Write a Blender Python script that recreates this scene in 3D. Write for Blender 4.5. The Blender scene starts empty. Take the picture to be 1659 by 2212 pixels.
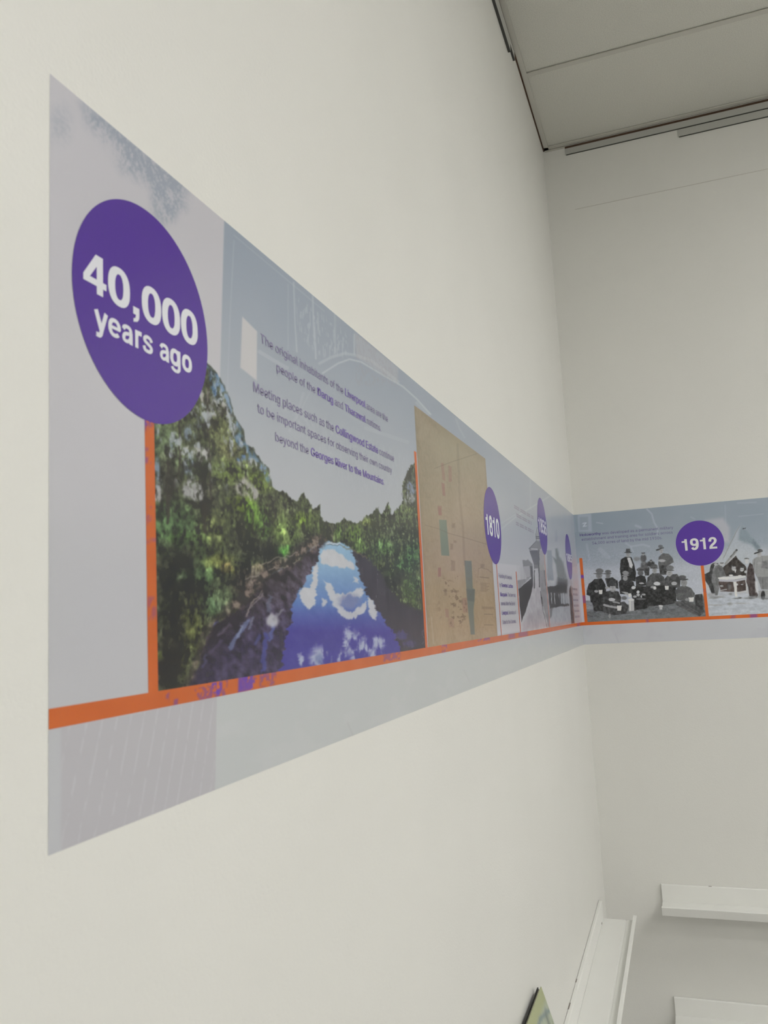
import bpy, math
import numpy as np
from mathutils import Matrix

# ------------------------------------------------------------------ camera, world, lights, exposure
FW, FH = 1659, 2212                      # photograph frame
ZM = 1.75                                # height of the mural's lower edge above the floor
CEIL = ZM + 2.3037                       # height of the ceiling
F_PX = 1778.3345
PITCH, ROLL, YAW = math.radians(7.57531751), math.radians(2.98144533), math.radians(19.38462203)
CAM = np.array([0.4146, -3.7077, ZM + 0.1437])
EXPOSURE = 0.0
LAMP_STRENGTH = 19.8
LAMP_COLOR = (1.0, 0.995, 0.97)
ROOM_X, ROOM_Y = 5.2, -8.0

def cam_axes():
    cx, sx, cy, sy, cz, sz = math.cos(PITCH), math.sin(PITCH), math.cos(ROLL), math.sin(ROLL), math.cos(YAW), math.sin(YAW)
    yaw = np.array([[cz, -sz, 0], [sz, cz, 0], [0, 0, 1]])
    pit = np.array([[1, 0, 0], [0, cx, -sx], [0, sx, cx]])
    rol = np.array([[cy, 0, sy], [0, 1, 0], [-sy, 0, cy]])
    return yaw @ pit @ rol               # columns: right, forward, up
AX = cam_axes()

scene = bpy.context.scene
COL = scene.collection
cd = bpy.data.cameras.new('camera'); cam = bpy.data.objects.new('camera', cd); COL.objects.link(cam)
m = Matrix.Identity(4)
for r in range(3):
    m[r][0], m[r][1], m[r][2], m[r][3] = AX[r, 0], AX[r, 2], -AX[r, 1], CAM[r]
cam.matrix_world = m
cd.sensor_width = 36.0; cd.sensor_fit = 'AUTO'; cd.lens = F_PX * 36.0 / FH
cd.clip_start = 0.01
cd.dof.use_dof = True; cd.dof.focus_distance = 3.3; cd.dof.aperture_fstop = 15.0
scene.camera = cam
scene.cycles.max_bounces = 6; scene.cycles.glossy_bounces = 2
scene.view_settings.view_transform = 'Standard'; scene.view_settings.look = 'None'
scene.view_settings.gamma = 1.0; scene.view_settings.use_curve_mapping = False
scene.view_settings.exposure = EXPOSURE
w = bpy.data.worlds.new('world'); scene.world = w; w.use_nodes = True
w.node_tree.nodes['Background'].inputs[0].default_value = (0.9, 0.95, 1.0, 1)
w.node_tree.nodes['Background'].inputs[1].default_value = 0.05

# ------------------------------------------------------------------ survey: photo measurements -> wall coordinates
def _ray(px, py):
    px = np.asarray(px, float); py = np.asarray(py, float)
    d = np.stack([(px - FW / 2) / F_PX, np.ones_like(px), -(py - FH / 2) / F_PX], -1)
    return d @ AX.T
def L(px, py):                           # -> (s, z): distance from the corner along the left wall, height
    d = _ray(px, py); t = -CAM[0] / d[..., 0]
    return -(CAM[1] + d[..., 1] * t), CAM[2] + d[..., 2] * t
def B(px, py):                           # -> (t, z): distance from the corner along the back wall, height
    d = _ray(px, py); t = -CAM[1] / d[..., 1]
    return CAM[0] + d[..., 0] * t, CAM[2] + d[..., 2] * t
def _proj(X):
    d = (X - CAM) @ AX
    return FW / 2 + F_PX * d[..., 0] / d[..., 1], FH / 2 - F_PX * d[..., 2] / d[..., 1]
def wall_to_photo(wall, a, z):
    a = np.asarray(a, float); z = np.asarray(z, float); o = np.zeros_like(a + z)
    return _proj(np.stack([o, -a + o, z + o], -1)) if wall == 'L' else _proj(np.stack([a + o, o, z + o], -1))

# ------------------------------------------------------------------ materials
def srgb(c):
    c = np.asarray(c, float) / 255.0
    return np.where(c <= 0.04045, c / 12.92, ((c + 0.055) / 1.055) ** 2.4)
GAIN = {'L': np.array([1.19, 1.20, 1.25]), 'B': np.array([1.57, 1.58, 1.64])}            # print albedo = photographed colour over the light falling on that wall
def ink(c, wall='L'):
    return np.clip(srgb(c) * GAIN[wall], 0.004, 0.9)

def nodes(name):
    mt = bpy.data.materials.new(name); mt.use_nodes = True
    nt = mt.node_tree; b = nt.nodes['Principled BSDF']
    return mt, nt, b
def mat(name, col, rough=0.5, spec=0.5, metal=0.0, noise=0.0, scale=20.0, bump=0.0, bscale=200.0):
    mt, nt, b = nodes(name)
    b.inputs['Base Color'].default_value = (*col, 1); b.inputs['Roughness'].default_value = rough
    b.inputs['Specular IOR Level'].default_value = spec; b.inputs['Metallic'].default_value = metal
    tc = nt.nodes.new('ShaderNodeTexCoord')
    if noise:
        n = nt.nodes.new('ShaderNodeTexNoise'); n.inputs['Scale'].default_value = scale; n.inputs['Detail'].default_value = 5
        r = nt.nodes.new('ShaderNodeValToRGB')
        r.color_ramp.elements[0].position = 0.3; r.color_ramp.elements[1].position = 0.7
        r.color_ramp.elements[0].color = (*[c * (1 - noise) for c in col], 1)
        r.color_ramp.elements[1].color = (*[min(1, c * (1 + noise)) for c in col], 1)
        nt.links.new(tc.outputs['Object'], n.inputs['Vector']); nt.links.new(n.outputs[0], r.inputs[0])
        nt.links.new(r.outputs[0], b.inputs['Base Color'])
    if bump:
        n = nt.nodes.new('ShaderNodeTexNoise'); n.inputs['Scale'].default_value = bscale; n.inputs['Detail'].default_value = 3
        bp = nt.nodes.new('ShaderNodeBump'); bp.inputs['Strength'].default_value = bump; bp.inputs['Distance'].default_value = 0.002
        nt.links.new(tc.outputs['Object'], n.inputs['Vector']); nt.links.new(n.outputs[0], bp.inputs['Height'])
        nt.links.new(bp.outputs[0], b.inputs['Normal'])
    return mt
M = {}
M['wall'] = mat('wall_paint', (0.80, 0.795, 0.76), 0.42, 0.4, noise=0.012, scale=3.0, bump=0.25, bscale=260.0)
M['floor'] = mat('floor_carpet', (0.42, 0.41, 0.40), 0.95, 0.1, noise=0.2, scale=300.0)
M['tile'] = mat('acoustic_tile', (0.70, 0.69, 0.63), 0.95, 0.1, noise=0.17, scale=330.0, bump=0.5, bscale=420.0)
M['tbar'] = mat('ceiling_grid_paint', (0.60, 0.585, 0.53), 0.5, 0.3)
M['gap'] = mat('shadow_gap_brown', (0.10, 0.065, 0.045), 0.8, 0.1)
M['rail'] = mat('grey_rail_metal', (0.50, 0.50, 0.47), 0.45, 0.4)
M['raildark'] = mat('dark_rail_edge', (0.07, 0.07, 0.065), 0.6, 0.2)
M['joint'] = mat('wall_joint_filler', (0.64, 0.62, 0.58), 0.8, 0.2)
M['ledge'] = mat('white_ledge_lacquer', (0.86, 0.86, 0.83), 0.35, 0.45, noise=0.01, scale=8.0)
M['ledge_mark'] = mat('scuff_brown', (0.30, 0.27, 0.25), 0.8, 0.1)
M['lampframe'] = mat('lamp_frame_white', (0.8, 0.8, 0.78), 0.4)
M['pages'] = mat('book_pages', (0.55, 0.52, 0.42), 0.8, 0.1, noise=0.1, scale=200)
M['bookback'] = mat('book_back_black', (0.025, 0.027, 0.025), 0.5, 0.3)
mt, nt, b = nodes('lamp_diffuser'); M['diffuser'] = mt
b.inputs['Base Color'].default_value = (0.9, 0.9, 0.9, 1)
b.inputs['Emission Color'].default_value = (*LAMP_COLOR, 1); b.inputs['Emission Strength'].default_value = LAMP_STRENGTH
# printed vinyl: the ink colour is stored per vertex, the film has a satin sheen and the wall's orange peel
mt, nt, b = nodes('printed_vinyl'); M['print'] = mt
at = nt.nodes.new('ShaderNodeAttribute'); at.attribute_name = 'ink'
nt.links.new(at.outputs['Color'], b.inputs['Base Color'])
b.inputs['Roughness'].default_value = 0.24; b.inputs['Specular IOR Level'].default_value = 0.45
tc = nt.nodes.new('ShaderNodeTexCoord'); n = nt.nodes.new('ShaderNodeTexNoise'); n.inputs['Scale'].default_value = 260
bp = nt.nodes.new('ShaderNodeBump'); bp.inputs['Strength'].default_value = 0.04; bp.inputs['Distance'].default_value = 0.002
nt.links.new(tc.outputs['Object'], n.inputs['Vector']); nt.links.new(n.outputs[0], bp.inputs['Height']); nt.links.new(bp.outputs[0], b.inputs['Normal'])

# ------------------------------------------------------------------ object helpers
def tag(o, label=None, cat=None, group=None, kind=None):
    if label: o['label'] = label
    if cat: o['category'] = cat
    if group: o['group'] = group
    if kind: o['kind'] = kind
    return o
def empty(name, loc):
    o = bpy.data.objects.new(name, None); COL.objects.link(o); o.location = loc; o.empty_display_size = 0.1
    return o
def origin_of(parent):
    v = np.zeros(3)
    while parent is not None:
        v = v + np.array(parent.location); parent = parent.parent
    return v
def link(name, me, material, parent=None, loc=(0, 0, 0)):
    o = bpy.data.objects.new(name, me); COL.objects.link(o)
    if material is not None and not me.materials: me.materials.append(M[material])
    o.location = loc
    if parent is not None: o.parent = parent
    return o
def mesh_obj(name, verts, faces, material, parent=None, loc=None):
    """verts in world metres; the object's origin is loc (world) or its parent's origin."""
    org = np.array(loc, float) if loc is not None else origin_of(parent)
    me = bpy.data.meshes.new(name)
    me.from_pydata([tuple(v) for v in (np.asarray(verts, float) - org)], [], faces); me.update()
    return link(name, me, material, parent, tuple(org - origin_of(parent)))
def box_data(x0, x1, y0, y1, z0, z1, bev=0.0):
    v = [(x, y, z) for z in (z0, z1) for y in (y0, y1) for x in (x0, x1)]
    f = [(0, 2, 3, 1), (4, 5, 7, 6), (0, 1, 5, 4), (1, 3, 7, 5), (3, 2, 6, 7), (2, 0, 4, 6)]
    return v, f
def box(name, x0, x1, y0, y1, z0, z1, material, parent=None, bev=0.0):
    v, f = box_data(min(x0, x1), max(x0, x1), min(y0, y1), max(y0, y1), z0, z1)
    o = mesh_obj(name, v, f, material, parent, None if parent else ((x0 + x1) / 2, (y0 + y1) / 2, z0))
    if bev:
        md = o.modifiers.new('bevel', 'BEVEL'); md.width = bev; md.segments = 2
    return o

# ------------------------------------------------------------------ the room
T = 0.12
struct = lambda o: tag(o, kind='structure')
struct(box('floor', -T, ROOM_X + T, ROOM_Y - T, T, -0.1, 0, 'floor'))
wl = struct(box('wall_left', -T, 0, ROOM_Y - T, T, 0, CEIL + 0.12, 'wall'))
wb = struct(box('wall_back', 0, ROOM_X, 0, T, 0, CEIL + 0.12, 'wall'))
struct(box('wall_right', ROOM_X, ROOM_X + T, ROOM_Y - T, T, 0, CEIL + 0.12, 'wall'))
struct(box('wall_front', 0, ROOM_X, ROOM_Y - T, ROOM_Y, 0, CEIL + 0.12, 'wall'))
box('joint_line', 0.122, ROOM_X, -0.0012, 0, ZM + 1.9832, ZM + 1.9855, 'joint', wb)

ceil = struct(box('ceiling', 0, ROOM_X, ROOM_Y, 0, CEIL + 0.05, CEIL + 0.12, 'tile'))
# lay-in tiles in a T-bar grid: bars run along x every 0.6 m, cross bars every 1.2 m
BAR = 0.024
ys = [-0.582 - 0.6 * k for k in range(13) if -0.582 - 0.6 * k > ROOM_Y]
xs = [1.212 + 1.2 * k for k in range(4) if 1.212 + 1.2 * k < ROOM_X]
for y in ys: box('grid_bar', 0.0, ROOM_X, y - BAR / 2, y + BAR / 2, CEIL, CEIL + 0.004, 'tbar', ceil)
for x in xs: box('cross_bar', x - BAR / 2, x + BAR / 2, ROOM_Y, 0, CEIL + 0.0005, CEIL + 0.0045, 'tbar', ceil)
xe = [0.006] + xs + [ROOM_X]; ye = [-0.006] + ys + [ROOM_Y]
LAMP_CELLS = {(2, 2), (3, 3), (2, 6), (1, 10), (3, 10)}
tile_mesh = {}
for i in range(len(xe) - 1):
    for j in range(len(ye) - 1):
        if (i, j) in LAMP_CELLS: continue
        wx, wy = xe[i + 1] - xe[i] - 0.008, ye[j] - ye[j + 1] - 0.008
        key = (round(wx, 3), round(wy, 3))
        if key not in tile_mesh:
            v, f = box_data(-wx / 2, wx / 2, -wy / 2, wy / 2, 0, 0.015)
            me = bpy.data.meshes.new('ceiling_tile'); me.from_pydata(v, [], f); me.materials.append(M['tile']); tile_mesh[key] = me
        link('ceiling_tile', tile_mesh[key], None, ceil,
             tuple(np.array([(xe[i] + xe[i + 1]) / 2, (ye[j] + ye[j + 1]) / 2, CEIL + 0.0068]) - origin_of(ceil)))
# wall angles around the edge of the ceiling, a dark gap between angle and wall
def angle_trim(k, x0, x1, y0, y1):
    struct(box('trim_%d' % k, x0, x1, y0, y1, CEIL - 0.0005, CEIL + 0.005, 'tbar'))
angle_trim(1, 0.006, 0.026, ROOM_Y, -0.004)
angle_trim(2, 0.006, ROOM_X, -0.024, -0.004)
struct(box('trim_3', 0, 0.006, ROOM_Y, 0, CEIL - 0.003, CEIL + 0.006, 'gap'))
struct(box('trim_4', 0.0, ROOM_X, -0.004, 0, CEIL + 0.0005, CEIL + 0.006, 'gap'))
struct(box('trim_5', 0.008, 0.100, -0.003, 0, CEIL - 0.0095, CEIL - 0.0015, 'tbar'))

# recessed ceiling lights (all out of the photograph: behind and above the camera)
def ceiling_light(i, j, label):
    x0, x1, y1, y0 = xe[i] + 0.014, xe[i + 1] - 0.014, ye[j] - 0.014, ye[j + 1] + 0.014
    t = empty('ceiling_light', ((x0 + x1) / 2, (y0 + y1) / 2, CEIL))
    tag(t, label, 'ceiling light', 'recessed ceiling lights')
    for a, b_, c, d in ((x0, x1, y0, y0 + .03), (x0, x1, y1 - .03, y1), (x0, x0 + .03, y0 + .03, y1 - .03), (x1 - .03, x1, y0 + .03, y1 - .03)):
        box('frame', a, b_, c, d, CEIL + 0.005, CEIL + 0.03, 'lampframe', t)
    box('diffuser', x0 + .03, x1 - .03, y0 + .03, y1 - .03, CEIL + 0.012, CEIL + 0.02, 'diffuser', t)
where = {(2, 2): 'nearest the 1912 wall', (3, 3): 'by the right wall towards the 1912 wall', (2, 6): 'to the right of the camera',
         (1, 10): 'at the entrance end on the mural side', (3, 10): 'at the entrance end by the right wall'}
for (i, j) in sorted(LAMP_CELLS):
    ceiling_light(i, j, 'recessed white ceiling light panel ' + where[(i, j)])

# grey rails fixed to the walls just under the ceiling
def rail(wall, a0, a1, z0, z1, depth, label):
    if wall == 'B':
        t = empty('wall_rail', ((a0 + a1) / 2, 0, z0))
        box('rail_body', a0, a1, -depth, 0, z0 + 0.0025, z1, 'rail', t)
        box('bottom_edge', a0 + 0.004, a1, -depth - 0.0008, 0, z0, z0 + 0.0025, 'raildark', t)
    else:
        t = empty('wall_rail', (0, -(a0 + a1) / 2, z0))
        box('rail_body', 0, depth, -a1, -a0, z0 + 0.0025, z1, 'rail', t)
        box('bottom_edge', 0, depth + 0.0008, -a1, -a0 - 0.004, z0, z0 + 0.0025, 'raildark', t)
    tag(t, label, 'rail', 'grey rails under the ceiling')
rail('B', 0.100, ROOM_X - 0.02, ZM + 2.256, ZM + 2.2885, 0.004, 'long grey wall rail right under the ceiling above the 1912 wall')
rail('B', 0.595, ROOM_X - 0.02, ZM + 2.2175, ZM + 2.2535, 0.004, 'lower grey wall rail hung below the longer one at upper right')
box('shadow_gap', 0.100, ROOM_X - 0.02, -0.003, 0, ZM + 2.2885, ZM + 2.2995, 'gap', wb)
rail('L', 0.871, 7.9, ZM + 2.212, ZM + 2.2515, 0.009, 'grey wall rail at the top of the mural wall by the ceiling')
rail('L', 0.760, 7.9, ZM + 2.2530, ZM + 2.2925, 0.007, 'upper grey wall rail tucked between mural wall rail and ceiling')

# ------------------------------------------------------------------ print tools
def _hash(ix, iy, seed):
    h = (ix.astype(np.int64) * 374761393 + iy.astype(np.int64) * 668265263 + seed * 1442695041) & 0xffffffff
    h = ((h ^ (h >> 13)) * 1274126177) & 0xffffffff
    return ((h ^ (h >> 16)) & 0xffff) / 65535.0
def vnoise(x, y, seed=0):
    ix, iy = np.floor(x), np.floor(y); fx, fy = x - ix, y - iy
    fx, fy = fx * fx * (3 - 2 * fx), fy * fy * (3 - 2 * fy)
    a, b_, c, d = _hash(ix, iy, seed), _hash(ix + 1, iy, seed), _hash(ix, iy + 1, seed), _hash(ix + 1, iy + 1, seed)
    return (a * (1 - fx) + b_ * fx) * (1 - fy) + (c * (1 - fx) + d * fx) * fy
def fbm(x, y, octv=4, seed=0, gain=0.55):
    s, a, t = 0, 1.0, 0
    for k in range(octv):
        s = s + a * vnoise(x * 2 ** k, y * 2 ** k, seed + k * 17); t += a; a *= gain
    return s / t
def smooth(e0, e1, x):
    t = np.clip((x - e0) / (e1 - e0), 0, 1); return t * t * (3 - 2 * t)

class Paint:
    def ripple(s, amp, seed=5):
        s.wx = s.x + (fbm(s.a * 25, s.z * 230, 3, seed) - .5) * 2 * amp; s.wy = s.y + (fbm(s.a * 120, s.z * 60, 3, seed + 9) - .5) * amp * 1.6
        return s
    # ------
    """colours for the vertices of a print; shapes are given as traced photo outlines that lie on the wall."""
    def __init__(s, wall, a, z, base):
        s.wall, s.a, s.z = wall, a, z
        s.x, s.y = wall_to_photo(wall, a, z)
        s.wx, s.wy = s.x.copy(), s.y.copy()          # warped copies for rough outlines
        s.c = np.zeros(a.shape + (3,)) + np.asarray(base, float)
    def rough(s, amp, freq=60.0, seed=3):
        s.wx = s.x + (fbm(s.a * freq, s.z * freq, 3, seed) - .5) * 2 * amp
        s.wy = s.y + (fbm(s.a * freq, s.z * freq, 3, seed + 50) - .5) * 2 * amp
        return s
    def mix(s, mask, col):
        mask = mask[..., None]; s.c = s.c * (1 - mask) + np.asarray(col, float) * mask
    def _sel(s, x0, x1, y0, y1):
        return np.nonzero((s.wx > x0) & (s.wx < x1) & (s.wy > y0) & (s.wy < y1))
    def _apply(s, idx, m_, col, alpha):
        m_ = (m_ * alpha)[..., None]
        s.c[idx] = s.c[idx] * (1 - m_) + np.asarray(col, float) * m_
    def poly(s, pts, col, soft=1.5, alpha=1.0):
        P = np.asarray(pts, float); pad = soft * 2
        idx = s._sel(P[:, 0].min() - pad, P[:, 0].max() + pad, P[:, 1].min() - pad, P[:, 1].max() + pad)
        if len(idx[0]) == 0: return s
        x, y = s.wx[idx], s.wy[idx]; d2 = np.full(x.shape, 1e18); ins = np.zeros(x.shape, bool)
        for k in range(len(P)):
            (x0, y0), (x1, y1) = P[k], P[(k + 1) % len(P)]
            ex, ey = x1 - x0, y1 - y0; q = ex * ex + ey * ey + 1e-12
            t = np.clip(((x - x0) * ex + (y - y0) * ey) / q, 0, 1)
            d2 = np.minimum(d2, (x - x0 - t * ex) ** 2 + (y - y0 - t * ey) ** 2)
            if y0 != y1:
                cr = (y0 > y) != (y1 > y)
                ins ^= cr & (x < (x1 - x0) * (y - y0) / (y1 - y0) + x0)
        d = np.sqrt(d2); d = np.where(ins, d, -d)
        s._apply(idx, smooth(-soft, soft, d), col, alpha); return s
    def ell(s, cx, cy, rx, ry, col, soft=0.3, alpha=1.0):
        k = 1 + soft * 1.5
        idx = s._sel(cx - rx * k, cx + rx * k, cy - ry * k, cy + ry * k)
        if len(idx[0]) == 0: return s
        d = np.hypot((s.wx[idx] - cx) / rx, (s.wy[idx] - cy) / ry)
        s._apply(idx, 1 - smooth(1 - soft, 1 + soft, d), col, alpha); return s
    def line(s, pts, wd, col, soft=0.8, alpha=1.0):
        P = np.asarray(pts, float); pad = wd + soft * 2
        idx = s._sel(P[:, 0].min() - pad, P[:, 0].max() + pad, P[:, 1].min() - pad, P[:, 1].max() + pad)
        if len(idx[0]) == 0: return s
        x, y = s.wx[idx], s.wy[idx]; d2 = np.full(x.shape, 1e18)
        for k in range(len(P) - 1):
            (x0, y0), (x1, y1) = P[k], P[k + 1]
            ex, ey = x1 - x0, y1 - y0; q = ex * ex + ey * ey + 1e-12
            t = np.clip(((x - x0) * ex + (y - y0) * ey) / q, 0, 1)
            d2 = np.minimum(d2, (x - x0 - t * ex) ** 2 + (y - y0 - t * ey) ** 2)
        s._apply(idx, 1 - smooth(wd / 2 - soft, wd / 2 + soft, np.sqrt(d2)), col, alpha); return s

def crop(ox, oy, k):                     # traced on an enlarged view: (X, Y) of the view -> photo position
    return (lambda pts: [(ox + x / k, oy + y / k) for x, y in pts])

OFF = {'L': lambda a, z, h: np.stack([np.zeros_like(a) + h, -a, z], -1), 'B': lambda a, z, h: np.stack([a, np.zeros_like(a) - h, z], -1)}
def spaced(wall, a0, a1, zmid, n):       # columns of a print, closer together where the wall is nearer
    fine = np.linspace(a0, a1, 4000); px, _ = wall_to_photo(wall, fine, np.full(4000, zmid))
    return np.interp(np.linspace(px[0], px[-1], n), px if px[-1] > px[0] else px[::-1], fine if px[-1] > px[0] else fine[::-1])
def print_mesh(name, wall, a, z, h, rgb, parent, keep=None):
    """a flat print: grid of (a, z) wall coordinates, h metres proud of the wall, sRGB colours per vertex."""
    nz, nx = a.shape; org = origin_of(parent)
    v = (OFF[wall](a, z, h) - org).reshape(-1, 3)
    i = np.arange(nz * nx).reshape(nz, nx)
    q = np.stack([i[:-1, :-1], i[:-1, 1:], i[1:, 1:], i[1:, :-1]], -1)
    if keep is not None:
        kf = keep[:-1, :-1] | keep[:-1, 1:] | keep[1:, 1:] | keep[1:, :-1]; q = q[kf]
    q = q.reshape(-1, 4)
    me = bpy.data.meshes.new(name)
    used, inv = np.unique(q, return_inverse=True); q = inv.reshape(-1, 4); v = v[used]
    me.vertices.add(len(v)); me.vertices.foreach_set('co', v.astype(np.float32).ravel())
    me.loops.add(q.size); me.loops.foreach_set('vertex_index', q.astype(np.int32).ravel())
    me.polygons.add(len(q)); me.polygons.foreach_set('loop_start', np.arange(0, q.size, 4, dtype=np.int32))
    me.update(calc_edges=True)
    at = me.color_attributes.new('ink', 'FLOAT_COLOR', 'POINT')
    lin = ink(rgb.reshape(-1, 3)[used], wall)
    at.data.foreach_set('color', np.concatenate([lin, np.ones((len(lin), 1))], 1).astype(np.float32).ravel())
    return link(name, me, 'print', parent)
def flat(name, wall, polys, h, col, parent, jitter=None):
    """flat print in one ink: list of polygons in wall coordinates (a, z)."""
    vs, fs, org = [], [], origin_of(parent)
    for j, p in enumerate(polys):
        p = np.asarray(p, float); k = len(vs)
        if np.sum(p[:, 0] * np.roll(p[:, 1], -1) - np.roll(p[:, 0], -1) * p[:, 1]) * (-1 if wall == 'L' else 1) < 0: p = p[::-1]
        pts = OFF[wall](p[:, 0], p[:, 1], h + (j % 40) * 4e-6) - org
        vs += [tuple(q) for q in pts]; fs.append(tuple(range(k, k + len(p))))
    me = bpy.data.meshes.new(name); me.from_pydata(vs, [], fs); me.update()
    at = me.color_attributes.new('ink', 'FLOAT_COLOR', 'POINT')
    c = ink(col, wall)
    at.data.foreach_set('color', np.tile(np.append(c, 1.0), len(vs)).astype(np.float32))
    return link(name, me, 'print', parent)

# ---- bold grotesque numerals and letters drawn with a broad pen (cap height 1)
def superell(cx, cy, rx, ry, a0=0, a1=360, n=40, e=2.35):
    t = np.radians(np.linspace(a0, a1, n)); c, s_ = np.cos(t), np.sin(t)
    return list(zip(cx + rx * np.sign(c) * np.abs(c) ** (2 / e), cy + ry * np.sign(s_) * np.abs(s_) ** (2 / e)))
def spline(pts, n=8):
    P = np.asarray(pts, float); P = np.vstack([2 * P[0] - P[1], P, 2 * P[-1] - P[-2]]); out = []
    for i in range(1, len(P) - 2):
        for t in np.linspace(0, 1, n, endpoint=False):
            out.append(0.5 * (2 * P[i] + (P[i + 1] - P[i - 1]) * t + (2 * P[i - 1] - 5 * P[i] + 4 * P[i + 1] - P[i + 2]) * t * t + (3 * P[i] - P[i - 1] - 3 * P[i + 1] + P[i + 2]) * t ** 3))
    return [tuple(p) for p in out] + [tuple(P[-2])]
def pen(path, tx=0.228, ty=0.182):
    P = np.asarray(path, float); T_ = np.gradient(P, axis=0); T_ /= np.linalg.norm(T_, axis=1)[:, None] + 1e-9
    if np.allclose(P[0], P[-1]): T_[0] = T_[-1] = (P[1] - P[-2]) / np.linalg.norm(P[1] - P[-2])
    N = np.stack([-T_[:, 1] * tx / 2, T_[:, 0] * ty / 2], -1)
    A, C = P + N, P - N
    return [[A[i], A[i + 1], C[i + 1], C[i]] for i in range(len(P) - 1)]
def rect(x0, x1, y0, y1): return [[(x0, y0), (x1, y0), (x1, y1), (x0, y1)]]
def turn(polys): return [[(0.772 - x, 1 - y) for x, y in p] for p in polys]
SIX = pen(superell(.39, .315, .245, .245)) + pen(spline([(.145, .34), (.148, .50), (.18, .70), (.27, .86), (.40, .915), (.53, .88), (.60, .77)]))
GLYPH = {
 '0': (pen(superell(.386, .5, .255, .43)), .772),
 '1': (rect(.335, .545, 0, 1.0) + [[(.09, .70), (.335, .70), (.335, 1.0), (.385, 1.0), (.36, .90), (.28, .845), (.09, .835)]], .772),
 '2': (pen(spline([(.145, .63), (.155, .76), (.24, .88), (.385, .915), (.53, .87), (.60, .73), (.56, .58), (.44, .44), (.28, .31), (.19, .18), (.165, .08)])) + rect(.06, .70, 0, .17), .772),
 '4': (rect(.43, .625, 0, 1.0) + rect(.02, .735, .20, .365) + [[(.02, .36), (.215, .36), (.44, .72), (.44, 1.0), (.40, 1.0)]], .772),
 '5': (rect(.15, .65, .83, 1.0) + [[(.15, 1.0), (.32, 1.0), (.27, .49), (.085, .46)]] + pen(spline([(.17, .53), (.28, .595), (.40, .60), (.53, .55), (.605, .44), (.60, .28), (.53, .14), (.40, .085), (.26, .10), (.155, .27)])), .772),
 '6': (SIX, .772), '9': (turn(SIX), .772),
 '8': (pen(superell(.386, .74, .205, .185)) + pen(superell(.386, .30, .245, .22)), .772),
 ',': (rect(.09, .31, 0, .205) + [[(.31, .02), (.30, -.08), (.24, -.17), (.10, -.22), (.10, -.125), (.17, -.09), (.19, .02)]], .386),
 'o': (pen(superell(.42, .365, .265, .295)), .84),
 'a': (rect(.50, .70, 0, .50) + pen(spline([(.135, .52), (.21, .63), (.37, .665), (.53, .62), (.60, .49)]), .19, .15) + pen(spline([(.60, .41), (.42, .395), (.23, .34), (.155, .21), (.20, .10), (.33, .07), (.49, .13), (.60, .27)]), .18, .14), .772),
 'e': (pen(superell(.395, .365, .27, .295, 0, 318), .2, .155) + rect(.2, .735, .305, .43), .78),
 'g': (pen(superell(.38, .375, .255, .285)) + rect(.575, .77, -.05, .725) + pen(spline([(.672, .02), (.655, -.11), (.55, -.195), (.37, -.205), (.2, -.14), (.16, -.07)]), .19, .15), .85),
 'r': (rect(.09, .285, 0, .725) + pen(spline([(.19, .38), (.215, .54), (.31, .635), (.50, .635)]), .18, .18), .53),
 's': (pen(spline([(.615, .50), (.55, .615), (.38, .665), (.22, .62), (.165, .53), (.22, .44), (.40, .375), (.56, .30), (.61, .21), (.55, .10), (.38, .06), (.20, .10), (.12, .24)]), .19, .15), .74),
 'y': (pen([(.11, .74), (.40, .05)], .22, .22) + pen(spline([(.685, .74), (.56, .40), (.43, .05), (.37, -.12), (.29, -.195), (.12, -.19)]), .2, .18), .772),
 ' ': ([], .386)}
def bold_text(name, text, wall, a0, a1, z0, height, h, col, parent):
    """text filling wall coordinates a0..a1 (reading direction) on baseline z0."""
    polys, x = [], 0.0
    for ch in text:
        g, adv = GLYPH[ch]; polys += [[(px + x, py) for px, py in p] for p in g]; x += adv
    xsall = [q[0] for p in polys for q in p]; lo, hi = min(xsall), max(xsall)
    out = [[(a0 + (px - lo) / (hi - lo) * (a1 - a0), z0 + py * height) for px, py in p] for p in polys]
    return flat(name, wall, out, h, col, parent)
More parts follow.
